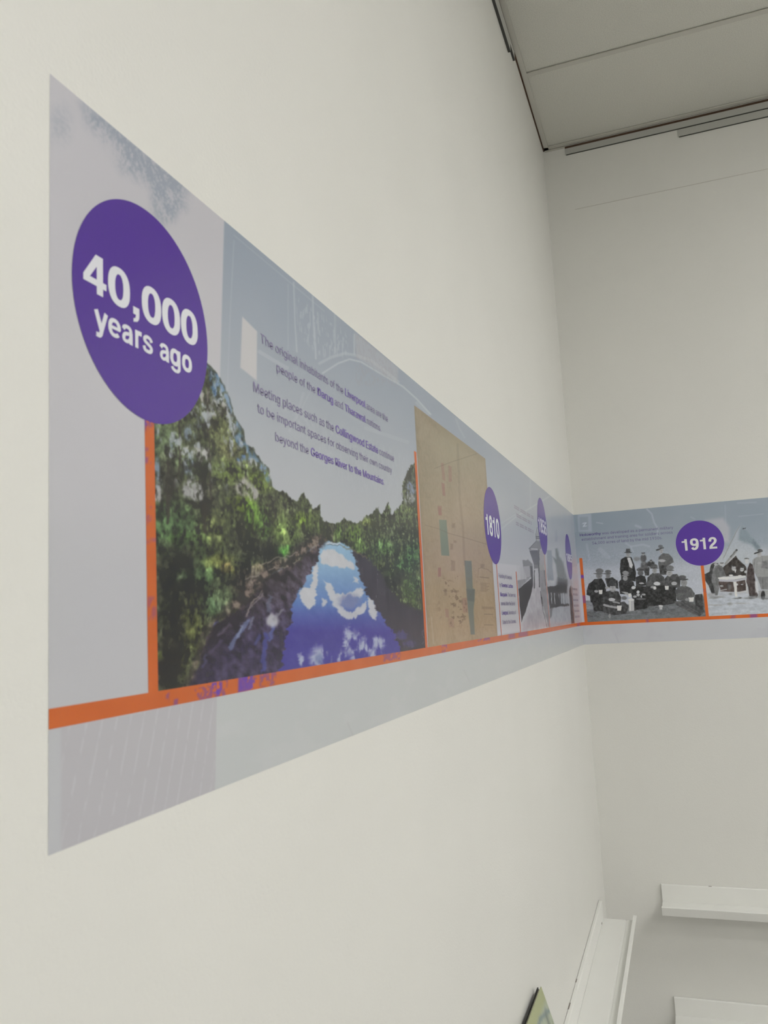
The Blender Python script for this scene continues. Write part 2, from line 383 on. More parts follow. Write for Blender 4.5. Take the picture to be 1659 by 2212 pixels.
# ---- small running text: plain sans-serif outlines, (advance, corners, faces) in thousandths
SANS = {
',':(187,'38,-119 68,71 137,71 84,-119','0,2,1 0,3,2'),
'.':(187,'95,-4 63,9 50,41 63,73 95,87 128,73 141,41 128,9','3,5,4 2,5,3 2,6,5 1,6,2 1,7,6 0,7,1'),
'0':(453,'227,-7 130,24 69,113 48,254 69,395 130,484 227,516 323,484 384,395 405,254 384,113 323,24 227,50 290,74 330,144 344,254 330,365 290,435 227,460 163,435 123,365 109,254 123,144 163,74','5,7,6 4,19,5 19,18,5 18,7,5 18,17,7 17,8,7 4,20,19 16,8,17 3,20,4 16,9,8 3,21,20 15,9,16 2,21,3 2,22,21 14,9,15 14,10,9 2,23,22 13,10,14 1,23,2 13,11,10 1,12,23 12,11,13 1,11,12 0,11,1'),
'1':(453,'76,0 76,55 391,55 391,0 276,509 276,0 212,0 212,448 209,448 86,358 86,427 198,509','10,4,11 10,8,4 8,7,4 7,5,4 10,9,8 6,5,7 0,2,1 0,3,2'),
'3':(453,'218,-7 133,10 70,57 44,132 109,132 126,87 165,59 219,50 275,61 315,93 329,145 316,196 275,234 201,248 157,248 157,299 288,448 288,452 70,452 70,509 372,509 372,461 211,278 211,289 308,276 371,222 393,145 370,66 309,12','18,20,19 18,21,20 18,17,21 17,16,21 16,22,21 15,23,16 23,22,16 14,23,15 14,24,23 14,13,24 13,25,24 12,25,13 11,25,12 11,26,25 10,26,11 9,26,10 9,27,26 2,4,3 2,5,4 8,27,9 2,6,5 8,28,27 7,28,8 2,7,6 1,7,2 1,28,7 1,0,28'),
'4':(453,'40,105 40,158 247,509 311,509 109,166 109,163 413,163 413,105 282,0 282,121 282,146 282,318 343,318 343,0','1,3,2 1,4,3 10,12,11 10,13,12 1,5,4 1,6,5 1,10,6 10,7,6 0,10,1 0,9,10 13,7,10 0,8,9 8,7,0 8,13,7'),
'5':(453,'221,-7 140,11 83,60 60,130 122,130 138,89 173,60 221,50 276,64 314,104 328,162 314,221 275,262 218,277 167,268 128,246 67,253 96,509 366,509 366,452 151,452 134,301 136,301 178,325 229,334 294,321 345,285 379,231 391,163 369,76 309,15','16,20,17 20,18,17 20,19,18 16,21,20 23,25,24 22,25,23 22,26,25 16,22,21 16,13,22 13,26,22 13,12,26 12,27,26 16,14,13 16,15,14 11,27,12 11,28,27 10,28,11 10,29,28 9,29,10 2,4,3 2,5,4 8,29,9 2,6,5 8,30,29 7,30,8 2,7,6 1,7,2 1,30,7 1,0,30'),
'9':(453,'226,516 310,494 368,434 389,347 373,270 315,168 200,0 130,0 301,248 307,248 287,221 257,202 218,195 137,214 83,269 64,352 85,436 143,494 226,460 174,446 138,407 125,352 138,295 174,257 226,243 279,257 314,295 327,350 314,407 279,446','17,1,0 16,1,17 16,18,1 18,2,1 16,19,18 29,2,18 16,20,19 28,2,29 15,20,16 28,3,2 15,21,20 27,3,28 14,21,15 14,22,21 26,3,27 26,4,3 14,23,22 25,4,26 25,9,4 9,5,4 13,23,14 13,24,23 24,8,25 8,9,25 24,11,8 11,7,8 10,5,9 13,11,24 11,5,10 12,11,13 7,5,11 7,6,5'),
'C':(510,'267,-7 150,25 70,115 40,254 70,393 150,484 267,516 340,504 402,471 448,418 473,348 408,348 389,395 357,428 315,449 267,456 184,432 125,364 103,254 125,145 184,76 267,53 315,60 357,81 389,114 408,160 473,160 448,91 402,38 341,5','5,7,6 5,8,7 4,16,5 16,15,5 15,8,5 15,14,8 14,9,8 13,9,14 4,17,16 12,9,13 12,10,9 11,10,12 3,17,4 3,18,17 2,18,3 2,19,18 24,26,25 24,27,26 2,20,19 1,20,2 23,27,24 23,28,27 22,28,23 1,21,20 21,28,22 1,28,21 1,29,28 0,29,1'),
'D':(502,'219,0 96,0 96,57 215,57 318,81 379,149 399,255 379,361 320,428 221,452 93,452 93,509 225,509 353,478 433,391 462,255 433,119 351,31 125,509 125,0 60,0 60,509','20,11,21 11,18,21 20,10,11 18,12,11 19,12,18 19,9,12 9,13,12 9,8,13 8,14,13 20,9,10 20,2,9 2,19,9 7,14,8 7,15,14 6,15,7 5,15,6 5,16,15 4,16,5 4,17,16 3,17,4 20,1,2 19,3,2 19,17,3 19,0,17 1,19,20 19,0,1'),
'E':(418,'60,0 60,509 372,509 372,452 125,452 125,286 355,286 355,229 125,229 125,57 375,57 375,0','0,4,1 4,2,1 4,3,2 0,5,4 0,8,5 8,6,5 8,7,6 0,9,8 0,10,9 0,11,10'),
'F':(410,'60,0 60,509 369,509 369,452 125,452 125,278 346,278 346,221 125,221 125,0','0,4,1 4,2,1 4,3,2 0,5,4 0,8,5 8,6,5 8,7,6 0,9,8'),
'G':(520,'269,-7 149,25 69,116 40,254 69,393 149,484 265,516 340,504 403,469 449,416 474,349 408,349 387,393 356,427 315,448 265,456 183,432 125,364 103,254 125,145 184,76 269,53 345,71 396,123 415,202 434,199 283,199 283,256 478,256 478,200 451,91 377,19','5,7,6 5,8,7 4,16,5 16,15,5 15,8,5 15,14,8 14,9,8 13,9,14 4,17,16 12,9,13 12,10,9 3,17,4 11,10,12 3,18,17 26,28,27 26,24,28 24,29,28 2,18,3 2,19,18 26,23,24 25,29,24 25,30,29 23,25,26 23,30,25 2,20,19 22,30,23 1,20,2 22,31,30 1,21,20 21,31,22 1,31,21 0,31,1'),
'H':(517,'60,0 60,509 125,509 125,289 392,289 392,509 457,509 457,0 392,0 392,232 125,232 125,0','0,2,1 0,3,2 4,6,5 4,7,6 0,10,3 10,4,3 10,9,4 9,7,4 0,11,10 8,7,9'),
'L':(393,'60,0 60,509 125,509 125,57 361,57 361,0','0,2,1 0,3,2 0,4,3 0,5,4'),
'M':(628,'60,0 60,509 152,509 277,187 287,159 299,123 311,84 322,49 307,49 318,83 330,121 342,158 352,187 476,509 568,509 568,0 504,0 504,291 504,327 505,369 506,413 507,457 513,457 498,409 482,363 467,322 456,291 342,0 286,0 170,291 159,321 145,361 129,408 112,457 119,457 120,416 121,372 122,328 122,291 122,0','0,33,1 33,2,1 33,34,2 34,3,2 12,21,13 21,14,13 21,22,14 22,15,14 0,35,33 35,32,33 35,32,34 32,3,34 12,23,21 23,20,21 23,20,22 20,15,22 0,36,35 19,15,20 12,24,23 31,3,32 0,37,36 18,15,19 12,25,24 30,3,31 0,38,37 17,15,18 12,26,25 29,3,30 0,39,38 28,3,29 12,27,26 16,15,17 28,4,3 11,27,12 28,5,4 10,27,11 28,6,5 9,27,10 28,8,6 8,7,6 8,27,9 28,27,8'),
'R':(449,'60,0 60,509 236,509 333,489 390,433 409,352 390,271 333,217 236,198 96,198 96,255 234,255 298,267 334,300 345,352 334,405 298,440 233,452 125,452 125,0 353,0 230,229 303,229 428,0','0,10,1 10,18,1 18,2,1 18,3,2 18,17,3 17,4,3 10,19,18 16,4,17 15,4,16 15,5,4 14,5,15 13,5,14 13,6,5 12,6,13 12,7,6 11,22,12 22,7,12 0,9,10 19,11,10 19,21,11 21,22,11 19,8,21 8,20,21 23,7,22 8,23,7 0,8,9 0,19,8 20,23,8'),
'S':(446,'224,-9 128,9 64,60 38,137 104,137 123,88 166,59 224,49 286,60 329,92 346,139 332,179 296,205 245,222 184,239 86,289 52,372 75,448 138,498 227,516 316,498 377,449 401,378 337,378 302,437 225,459 167,448 129,418 115,376 131,334 169,308 212,293 264,279 312,264 359,238 395,198 408,139 386,64 323,11','18,20,19 17,20,18 17,25,20 25,21,20 17,26,25 24,21,25 24,22,21 16,26,17 16,27,26 23,22,24 16,28,27 16,29,28 15,29,16 15,30,29 15,31,30 15,32,31 14,32,15 14,33,32 14,34,33 13,34,14 13,35,34 12,35,13 11,35,12 11,36,35 10,36,11 9,36,10 9,37,36 2,4,3 2,5,4 8,37,9 2,6,5 8,38,37 7,38,8 1,6,2 1,7,6 1,38,7 1,0,38'),
'T':(448,'32,452 32,509 417,509 417,452 257,452 257,0 193,0 193,452','0,2,1 0,3,2 7,3,0 6,4,7 4,3,7 6,5,4'),
'a':(389,'160,-9 94,5 48,45 30,108 43,161 78,193 125,211 178,220 234,227 265,235 276,255 276,257 267,297 240,322 196,331 149,322 118,301 100,274 41,291 79,346 133,375 194,384 239,379 286,360 322,320 337,251 337,0 277,0 277,52 272,52 252,25 215,1 170,45 228,59 263,93 276,138 276,190 259,182 231,176 200,171 175,168 134,159 103,139 92,105 102,72 130,52','20,22,21 20,23,22 19,23,20 19,24,23 18,15,19 15,14,19 14,24,19 13,24,14 18,16,15 12,24,13 12,25,24 18,17,16 11,25,12 10,25,11 9,25,10 9,26,25 8,36,9 36,26,9 7,36,8 6,36,7 5,36,6 4,36,5 4,37,36 35,26,36 4,38,37 4,39,38 4,40,39 4,41,40 3,41,4 3,42,41 3,43,42 34,26,35 2,43,3 2,44,43 33,28,34 28,26,34 2,45,44 32,29,33 29,28,33 2,32,45 32,30,29 27,26,28 2,30,32 1,30,2 1,31,30 0,31,1'),
'b':(424,'229,-8 172,4 138,31 118,59 112,59 112,0 53,0 53,509 114,509 114,319 118,319 137,346 171,373 229,384 313,361 370,293 390,189 370,84 313,16 220,47 279,66 316,117 328,189 316,261 280,311 220,330 161,312 125,263 113,189 125,115 162,65','6,8,7 6,9,8 12,14,13 11,14,12 11,25,14 25,15,14 10,25,11 10,26,25 24,15,25 6,10,9 6,27,10 27,26,10 23,15,24 23,16,15 6,28,27 22,16,23 6,29,28 21,16,22 21,17,16 20,17,21 6,4,29 4,30,29 20,18,17 19,18,20 4,3,30 3,19,30 6,5,4 2,19,3 2,18,19 1,18,2 1,0,18'),
'c':(395,'207,-8 117,16 56,85 34,187 56,291 117,360 207,384 260,377 305,356 340,322 362,277 303,262 290,289 270,311 242,325 207,330 145,310 108,258 96,187 108,117 145,66 207,46 243,52 271,66 292,89 304,117 363,102 341,56 306,21 261,-1','5,7,6 5,8,7 4,8,5 4,15,8 15,9,8 4,16,15 14,9,15 13,9,14 13,10,9 12,10,13 4,17,16 3,17,4 11,10,12 3,18,17 2,18,3 2,19,18 2,20,19 24,26,25 24,27,26 23,27,24 1,20,2 22,27,23 1,21,20 22,28,27 21,28,22 1,28,21 1,29,28 0,29,1'),
'd':(424,'195,-8 111,16 55,84 34,189 55,293 112,361 196,384 253,373 287,346 306,319 311,319 311,509 372,509 372,0 313,0 313,59 307,59 287,31 252,4 205,47 263,65 299,115 312,189 300,263 263,312 205,330 145,311 108,261 96,189 109,117 145,66','10,12,11 10,13,12 5,7,6 5,8,7 4,25,5 25,8,5 25,9,8 4,26,25 24,9,25 24,10,9 24,23,10 23,13,10 4,27,26 3,27,4 22,13,23 3,28,27 3,29,28 21,13,22 2,29,3 2,30,29 20,15,21 15,13,21 1,30,2 1,19,30 19,16,20 16,15,20 19,17,16 14,13,15 1,17,19 1,18,17 0,18,1'),
'e':(404,'212,-8 117,16 56,85 34,187 55,290 115,359 205,384 266,374 319,341 357,282 371,194 371,169 75,169 75,221 338,221 310,202 298,269 263,314 205,330 146,313 109,270 96,211 96,178 110,106 151,61 212,46 254,53 285,73 306,105 365,91 335,39 283,4','5,7,6 5,8,7 4,18,5 18,8,5 18,17,8 17,9,8 4,19,18 16,9,17 4,20,19 3,20,4 16,10,9 3,13,20 13,21,20 15,14,16 14,10,16 3,12,13 21,14,13 21,10,14 22,10,21 22,11,10 2,12,3 23,11,22 2,23,12 23,11,12 2,24,23 27,29,28 27,30,29 1,24,2 26,30,27 1,25,24 25,30,26 1,30,25 1,31,30 0,31,1'),
'f':(253,'228,379 228,327 6,327 6,379 81,0 81,432 96,486 135,519 187,530 222,527 243,521 227,468 215,472 195,474 154,460 142,419 142,0','7,9,8 7,10,9 7,11,10 6,12,7 12,11,7 5,14,6 14,13,6 13,12,6 5,15,14 4,15,5 4,16,15 2,0,3 2,1,0'),
'g':(425,'207,-151 134,-140 82,-110 51,-69 101,-41 122,-66 154,-88 207,-97 282,-75 311,-6 311,68 306,68 287,41 252,16 195,5 113,27 55,90 34,191 55,293 112,361 196,384 253,373 288,346 308,319 313,319 313,379 372,379 372,-9 350,-90 291,-136 205,59 264,75 300,121 312,193 300,264 264,312 205,330 145,312 109,262 96,193 109,123 145,76','19,21,20 24,26,25 24,27,26 19,22,21 18,36,19 36,22,19 36,23,22 18,37,36 35,23,36 35,24,23 35,34,24 34,27,24 18,38,37 17,38,18 33,27,34 17,39,38 17,40,39 32,27,33 16,40,17 16,41,40 31,10,32 10,27,32 15,41,16 15,30,41 30,11,31 11,10,31 30,12,11 9,27,10 15,12,30 15,13,12 14,13,15 8,27,9 8,28,27 3,5,4 3,6,5 2,6,3 7,28,8 2,7,6 7,29,28 2,29,7 1,29,2 1,0,29'),
'h':(410,'114,227 114,0 53,0 53,509 114,509 114,287 102,287 152,362 227,384 295,369 341,321 357,240 357,0 296,0 296,235 273,304 210,329 161,317 126,283','2,4,3 2,6,4 6,5,4 7,9,8 7,10,9 6,17,7 17,16,7 16,10,7 15,10,16 15,11,10 6,18,17 14,11,15 2,18,6 2,0,18 14,12,11 13,12,14 2,1,0'),
'i':(166,'84,443 54,455 41,483 54,512 84,524 114,512 126,483 114,455 53,0 53,379 114,379 114,0','8,10,9 8,11,10 3,5,4 2,5,3 2,6,5 1,6,2 1,7,6 0,7,1'),
'l':(189,'139,-2 74,20 53,84 53,509 114,509 114,99 120,62 146,52 160,53 170,54 181,3 162,-1','2,4,3 2,5,4 2,6,5 1,6,2 1,7,6 8,10,9 7,10,8 1,10,7 0,10,1 0,11,10'),
'm':(609,'53,0 53,379 112,379 112,295 108,295 132,346 172,376 219,386 287,361 321,295 312,295 337,343 381,375 437,386 497,372 541,328 557,255 557,0 496,0 496,254 473,313 419,330 374,320 345,290 335,247 335,0 274,0 274,260 253,311 199,330 158,320 126,289 114,238 114,0','6,8,7 12,14,13 0,2,1 0,4,2 4,3,2 5,8,6 11,14,12 11,15,14 5,29,8 29,9,8 4,30,5 30,29,5 10,22,11 22,21,11 21,15,11 28,9,29 20,15,21 20,16,15 4,31,30 10,23,22 19,16,20 27,10,28 10,9,28 0,31,4 27,23,10 27,24,23 0,32,31 26,24,27 19,17,16 18,17,19 26,25,24 0,33,32'),
'n':(409,'114,227 114,0 53,0 53,379 112,379 112,287 102,287 152,362 227,384 295,369 341,321 357,240 357,0 296,0 296,235 273,304 210,329 161,317 126,283','7,9,8 2,4,3 2,6,4 6,5,4 7,10,9 6,17,7 17,16,7 16,10,7 15,10,16 15,11,10 6,18,17 14,11,15 2,18,6 2,0,18 14,12,11 13,12,14 2,1,0'),
'o':(415,'207,-8 117,16 56,85 34,187 56,291 117,360 207,384 299,360 359,291 381,187 359,85 299,16 207,46 270,66 307,117 319,187 307,258 270,310 207,330 145,310 108,258 96,187 108,117 145,66','5,7,6 4,7,5 4,18,7 18,8,7 4,19,18 17,8,18 4,20,19 16,8,17 3,20,4 16,9,8 3,21,20 15,9,16 2,21,3 2,22,21 14,9,15 14,10,9 2,23,22 13,10,14 1,23,2 13,11,10 1,12,23 12,11,13 1,11,12 0,11,1'),
'p':(424,'53,-143 53,379 112,379 112,319 118,319 137,346 171,373 229,384 313,361 370,293 390,189 370,84 313,16 229,-8 173,4 138,31 118,59 114,59 114,-143 220,47 279,66 316,117 328,189 316,261 280,311 220,330 161,312 125,263 113,189 125,115 162,65','6,8,7 0,2,1 0,3,2 5,8,6 5,25,8 25,9,8 4,25,5 4,26,25 24,9,25 0,4,3 0,27,4 27,26,4 23,9,24 23,10,9 0,28,27 22,10,23 0,29,28 21,10,22 21,11,10 20,11,21 0,17,29 17,30,29 20,12,11 19,12,20 17,16,30 16,19,30 0,18,17 15,19,16 15,12,19 14,12,15 14,13,12'),
'q':(424,'372,-143 311,-143 311,59 306,59 287,31 252,4 195,-8 111,16 55,84 34,189 55,293 112,361 196,384 253,373 287,346 307,319 313,319 313,379 372,379 205,47 263,65 299,115 312,189 300,263 263,312 205,330 145,311 108,261 96,189 109,117 145,66','11,13,12 16,18,17 16,0,18 11,14,13 10,25,11 25,14,11 25,15,14 10,26,25 24,15,25 24,16,15 24,23,16 23,0,16 10,27,26 9,27,10 22,0,23 9,28,27 9,29,28 21,0,22 8,29,9 8,30,29 20,2,21 2,0,21 7,30,8 7,19,30 19,3,20 3,2,20 19,4,3 1,0,2 7,4,19 7,5,4 6,5,7'),
'r':(259,'53,0 53,379 112,379 112,321 115,321 152,367 213,385 229,384 243,384 243,322 230,324 207,326 159,315 126,284 114,237 114,0','5,7,6 5,8,7 5,9,8 0,2,1 0,3,2 4,11,5 11,10,5 10,9,5 4,12,11 0,4,3 0,14,4 14,13,4 13,12,4 0,15,14'),
's':(365,'182,-8 112,3 62,38 36,94 94,107 124,60 181,45 244,62 268,103 254,136 212,155 149,170 72,208 47,274 65,332 115,370 187,384 254,372 299,339 324,290 268,277 243,316 187,333 131,317 109,277 124,243 172,223 229,209 306,171 331,107 312,47 260,6','15,17,16 15,18,17 14,18,15 14,22,18 22,21,18 21,19,18 14,23,22 13,23,14 13,24,23 20,19,21 13,25,24 12,25,13 12,26,25 12,27,26 12,28,27 11,28,12 11,10,28 10,29,28 9,29,10 8,29,9 3,5,4 8,30,29 7,30,8 2,5,3 6,30,7 2,6,5 6,31,30 2,31,6 1,31,2 1,0,31'),
't':(227,'204,379 204,327 6,327 6,379 65,471 126,471 126,98 136,61 170,50 185,51 202,54 213,2 192,-3 168,-4 92,21 65,93','15,5,4 15,6,5 2,0,3 2,1,0 15,7,6 14,7,15 14,8,7 9,11,10 8,11,9 14,11,8 13,11,14 13,12,11'),
'u':(410,'182,-5 115,11 69,59 53,139 53,379 114,379 114,144 137,75 200,50 249,62 283,97 296,153 296,379 357,379 357,0 298,0 298,92 307,92 257,17','3,5,4 3,6,5 11,13,12 11,14,13 10,17,11 17,14,11 3,7,6 2,7,3 9,16,10 16,17,10 9,15,16 18,14,17 2,8,7 8,15,9 1,8,2 1,18,8 18,15,8 1,0,18 15,14,18'),
'v':(389,'163,0 17,379 84,379 165,155 187,87 206,21 184,21 203,87 224,155 305,379 371,379 226,0','0,2,1 0,3,2 8,10,9 8,11,10 0,4,3 7,11,8 0,6,4 6,5,4 6,11,7 0,11,6'),
'w':(567,'138,0 23,379 87,379 133,214 154,137 175,41 165,41 186,135 206,214 252,379 316,379 362,214 382,136 402,41 391,41 413,135 434,214 480,379 545,379 429,0 368,0 319,172 305,225 291,280 277,338 291,338 277,280 263,225 248,172 199,0','0,2,1 0,3,2 8,24,9 24,10,9 24,25,10 25,11,10 16,18,17 16,19,18 8,26,24 26,23,24 26,23,25 23,11,25 8,27,26 22,11,23 21,11,22 8,28,27 0,4,3 7,28,8 21,12,11 15,19,16 7,29,28 20,12,21 0,6,4 6,5,4 20,14,12 14,13,12 14,19,15 6,29,7 0,29,6 20,19,14'),
'y':(389,'47,-139 61,-86 71,-87 104,-89 130,-74 151,-36 163,-1 17,379 84,379 165,155 187,87 206,21 184,21 202,87 224,155 305,379 371,379 204,-58 177,-107 139,-136 91,-145 65,-143','6,8,7 6,9,8 14,16,15 14,17,16 6,10,9 13,11,14 11,17,14 12,11,13 6,11,10 6,17,11 5,17,6 4,17,5 4,18,17 3,18,4 0,2,1 0,3,2 0,18,3 0,19,18 0,20,19 21,20,0'),
' ':(187,'','')}
def text_mesh(body):
    vs, fs, x = [], [], 0
    for ch in body:
        adv, v, f = SANS[ch]; k = len(vs)
        vs += [(int(q.split(',')[0]) + x, int(q.split(',')[1])) for q in v.split()]
        fs += [tuple(int(i_) + k for i_ in q.split(',')) for q in f.split()]; x += adv
    return np.array(vs, float).reshape(-1, 2) / 1000.0, fs
CAPH = None
def caption(name, wall, runs, a0, a1, z0, cap, h, col, bold_col, parent):
    """runs: [(text, is_bold)]; fills a0..a1 on baseline z0 with capital height cap."""
    global CAPH
    if CAPH is None:
        v, _ = text_mesh('H'); CAPH = v[:, 1].max()
    x, parts = 0.0, []
    for body, bold in runs:
        v, f = text_mesh(body.strip()); sc = 1.05 if bold else 1.0; sp = SANS[' '][0] / 1000.0
        x += sp * (len(body) - len(body.lstrip()))
        parts.append((v * [sc, 1] + [x, 0], f, bold))
        x += sc * sum(SANS[ch][0] for ch in body.strip()) / 1000.0 + sp * (len(body) - len(body.rstrip()))
    hi = max(p[0][:, 0].max() for p in parts); sx = (a1 - a0) / hi; sz = cap / CAPH
    vs, fs, cs, org = [], [], [], origin_of(parent)
    for v, f, bold in parts:
        for e, dx in enumerate((0, .022, .044) if bold else (0, 0.010)):
            k = len(vs)
            P = OFF[wall](a0 + (v[:, 0] + dx) * sx, z0 + v[:, 1] * sz, h + e * 2e-5) - org
            vs += [tuple(q) for q in P]; fs += [tuple(i + k for i in q) for q in f]
            cs.append(np.tile(np.append(ink(bold_col if bold else col, wall), 1.0), len(P)))
    me = bpy.data.meshes.new(name); me.from_pydata(vs, [], fs); me.update()
    at = me.color_attributes.new('ink', 'FLOAT_COLOR', 'POINT'); at.data.foreach_set('color', np.concatenate(cs).astype(np.float32))
    return link(name, me, 'print', parent)
def unread_lines(name, wall, lines, h, col, parent, seed=0):
    """lines of print too small to read in the photograph: rows of word-sized dashes (a0, a1, z, height)."""
    rng = np.random.RandomState(seed); polys = []
    for a0, a1, z, hh in lines:
        x = 0.0
        while x < 1:
            wd = min(rng.uniform(.14, .34), 1 - x); gap = .045
            for k, zz in ((0, z - hh * .22), (1, z + hh * .22)):
                polys.append([(a0 + (a1 - a0) * x, zz - hh * .16), (a0 + (a1 - a0) * (x + wd), zz - hh * .16), (a0 + (a1 - a0) * (x + wd), zz + hh * .16), (a0 + (a1 - a0) * x, zz + hh * .16)])
            x += wd + gap
    return flat(name, wall, polys, h, col, parent)
def disc(name, wall, c, z, r, h, col, parent):
    t = np.linspace(0, 2 * np.pi, 96, endpoint=False)
    return flat(name, wall, [np.stack([c + r * np.cos(t), z + r * np.sin(t)], -1)], h, col, parent)
def grid(wall, a0, a1, z0, z1, nx, nz):
    a = spaced(wall, a0, a1, (z0 + z1) / 2, nx); return np.meshgrid(a, np.linspace(z0, z1, nz))

# ------------------------------------------------------------------ mural on the left wall
H_BG, H_PIC, H_BAND, H_DISC, H_TXT = 0.0002, 0.0003, 0.0004, 0.0005, 0.0006
S_END = 3.2432                            # near end of the mural
Z_TOP, Z_OT, Z_OB = ZM + 0.570, ZM + 0.0963, ZM + 0.0824
PURPLE, ORANGE, PALE = (78, 47, 140), (190, 92, 34), (214, 214, 218)
SEAM_PX = [(484, 474), (478, 700), (470, 1000), (468, 1330), (466, 1560), (462, 1712)]

def bg_left(p):
    """faded map print behind everything on the left wall."""
    n1 = fbm(p.a * 3.0, p.z * 5.0, 3, 11) - .5
    up = smooth(1500, 500, p.y)
    p.c[:] = np.array([178, 178, 180]) + up[..., None] * np.array([8, 6, 8])
    p.c += n1[..., None] * np.array([7, 5, 9])
    # right of the seam: blue grey, darker towards the upper edge, paling down to the tree tops
    right = [(484, 474), (1300, 1160), (1300, 1360), (466, 1490), (470, 1000), (478, 700)]
    q = Paint(p.wall, p.a, p.z, (0, 0, 0)); q.poly(right, (1, 1, 1), 1.5); mk = q.c[..., 0]
    zz = (p.z - ZM) / 0.57
    t = smooth(0.45, 1.0, zz)
    blue = np.array([172, 175, 179]) * (1 - t[..., None]) + np.array([146, 155, 166]) * t[..., None]
    far = smooth(2.3, 0.9, p.a)[..., None]
    blue = blue * (1 - far) + (np.array([177, 178, 184]) * (1 - t[..., None] * .75) + np.array([156, 163, 172]) * t[..., None] * .75) * far
    blue = blue + n1[..., None] * np.array([10, 8, 6])
    p.c = p.c * (1 - mk[..., None]) + blue * mk[..., None]
    # blue grey sponge marks near the upper left corner
    sp = Paint(p.wall, p.a, p.z, (0, 0, 0))
    sp.poly([(180, 225), (250, 262), (330, 330), (400, 395), (395, 450), (365, 475), (330, 400), (270, 370), (245, 320), (190, 265)], (1, 1, 1), 26)
    sp.ell(130, 270, 25, 40, (.35, .35, .35), .7); sp.ell(355, 420, 26, 55, (1, 1, 1), .6)
    spk = smooth(.34, .66, fbm(p.a * 420, p.z * 420, 3, 21) * .55 + fbm(p.a * 60, p.z * 60, 3, 22) * .45)
    p.mix(np.clip(sp.c[..., 0] * (.25 + spk), 0, 1) * .8, (140, 148, 160))
    # pale patch by the caption, faint map linework
    p.poly([(523, 684), (555, 716), (554, 822), (519, 794)], (193, 190, 188), 1.5, .85)
    W_ = (184, 188, 193)
    p.line([(505, 520), (496, 700), (490, 860)], 2, W_, 1.2, .30); p.line([(505, 508), (700, 672)], 2.5, W_, 1.2, .22)
    for pts, wd, al in (([(634, 610), (637, 700), (641, 760)], 2.5, .5), ([(675, 630), (677, 700), (682, 775)], 3, .5), ([(723, 675), (724, 760)], 3, .35),
                        ([(622, 615), (622, 760)], 2, .25), ([(765, 722), (765, 765)], 2.5, .6),
                        ([(690, 785), (715, 772), (745, 763), (770, 768), (800, 778), (830, 800), (860, 825)], 6, .35),
                        ([(697, 806), (730, 785), (755, 776), (780, 782), (830, 812), (870, 835), (900, 862), (930, 895)], 3.5, .6),
                        ([(560, 760), (590, 778), (620, 795)], 8, .3), ([(655, 850), (640, 900), (625, 930)], 6, .16), ([(640, 905), (668, 850)], 2.5, .18),
                        ([(790, 925), (880, 955)], 8, .14),
                        ([(1080, 1145), (1115, 1116), (1187, 1072)], 2.5, .5), ([(1078, 1133), (1113, 1112)], 2.5, .35), ([(1145, 1025), (1146, 1100)], 2, .3),
                        ([(985, 905), (992, 925), (1003, 945)], 4, .16), ([(900, 870), (925, 895)], 6, .25)):
        p.line(pts, wd, W_, 1.2, al)
    # rows of faint handwriting
    hw = smooth(.54, .66, fbm(p.a * 260, p.z * 110, 2, 31))
    band = Paint(p.wall, p.a, p.z, (0, 0, 0)); band.poly([(640, 640), (750, 720), (748, 770), (690, 770), (645, 720)], (1, 1, 1), 8)
    band.poly([(640, 880), (760, 930), (880, 985), (890, 1090), (760, 1060), (640, 960)], (.35, .35, .35), 10)
    p.mix(hw * band.c[..., 0] * .34, W_)
    p.poly([(766, 718), (860, 795), (858, 828), (770, 772)], (176, 175, 178), 3, .45)
    p.mix(smooth(.5, .62, fbm(p.a * 200, p.z * 160, 2, 33)) * np.clip(smooth(765, 770, p.x) * smooth(862, 855, p.x) * smooth(838, 828, p.y), 0, 1) * .25, (150, 148, 150))
    # white margins beside the map and the small caption panel
    p.poly([(898, 975), (903, 1000), (932, 1396), (916, 1398)], (186, 188, 190), 1.0, .9)
    p.poly([(1060, 1215), (1124, 1222), (1126, 1362), (1075, 1372)], (189, 188, 193), 2.0, .8)
    p.poly([(1234, 1225), (1300, 1215), (1300, 1352), (1236, 1356)], (186, 181, 187), 1.5, .85)
    # lower band: hatched grey up to the seam, plain beyond it
    low = [(90, 1578), (300, 1540), (468, 1498), (464, 1712), (90, 1870)]
    q = Paint(p.wall, p.a, p.z, (0, 0, 0)); q.poly(low, (1, 1, 1), 1.0); mk = q.c[..., 0]
    belt = smooth(Z_OB + .001, Z_OB - .001, p.z)
    p.mix(belt * (1 - mk), (181, 184, 183)); p.mix(belt * mk, (174, 172, 175))
    d = p.a * 0.947 + (p.z - ZM) * 0.32
    ln = smooth(.11, .03, np.abs(((d / 0.0165) % 1) - .5)) * smooth(.3, .55, fbm(p.a * 400, p.z * 120, 2, 5))
    p.mix(belt * mk * ln * .34 * smooth(3.236, 3.225, p.a), (193, 193, 195))
    p.mix(belt * smooth(3.229, 3.233, p.a) * .7, (180, 182, 184))
    p.mix(belt * (1 - mk) * smooth(.55, .75, fbm(p.a * 14, p.z * 40, 3, 8)) * .25, (190, 190, 190))
    p.line([(750, 1560), (762, 1588), (752, 1592)], 2, (168, 164, 166), 1.5, .5); p.line([(1002, 1448), (1014, 1472)], 2, (166, 160, 166), 1.5, .4)
    return p

mural_l = tag(empty('wall_mural', (0, -S_END / 2, ZM)), 'printed timeline mural strip on the left wall with the 40,000 years ago circle', 'mural')
a, z = grid('L', S_END, 0.0, ZM, Z_TOP, 560, 460)
bgp = bg_left(Paint('L', a, z, (0, 0, 0)))
print_mesh('background_print', 'L', a, z, H_BG, bgp.c, mural_l)

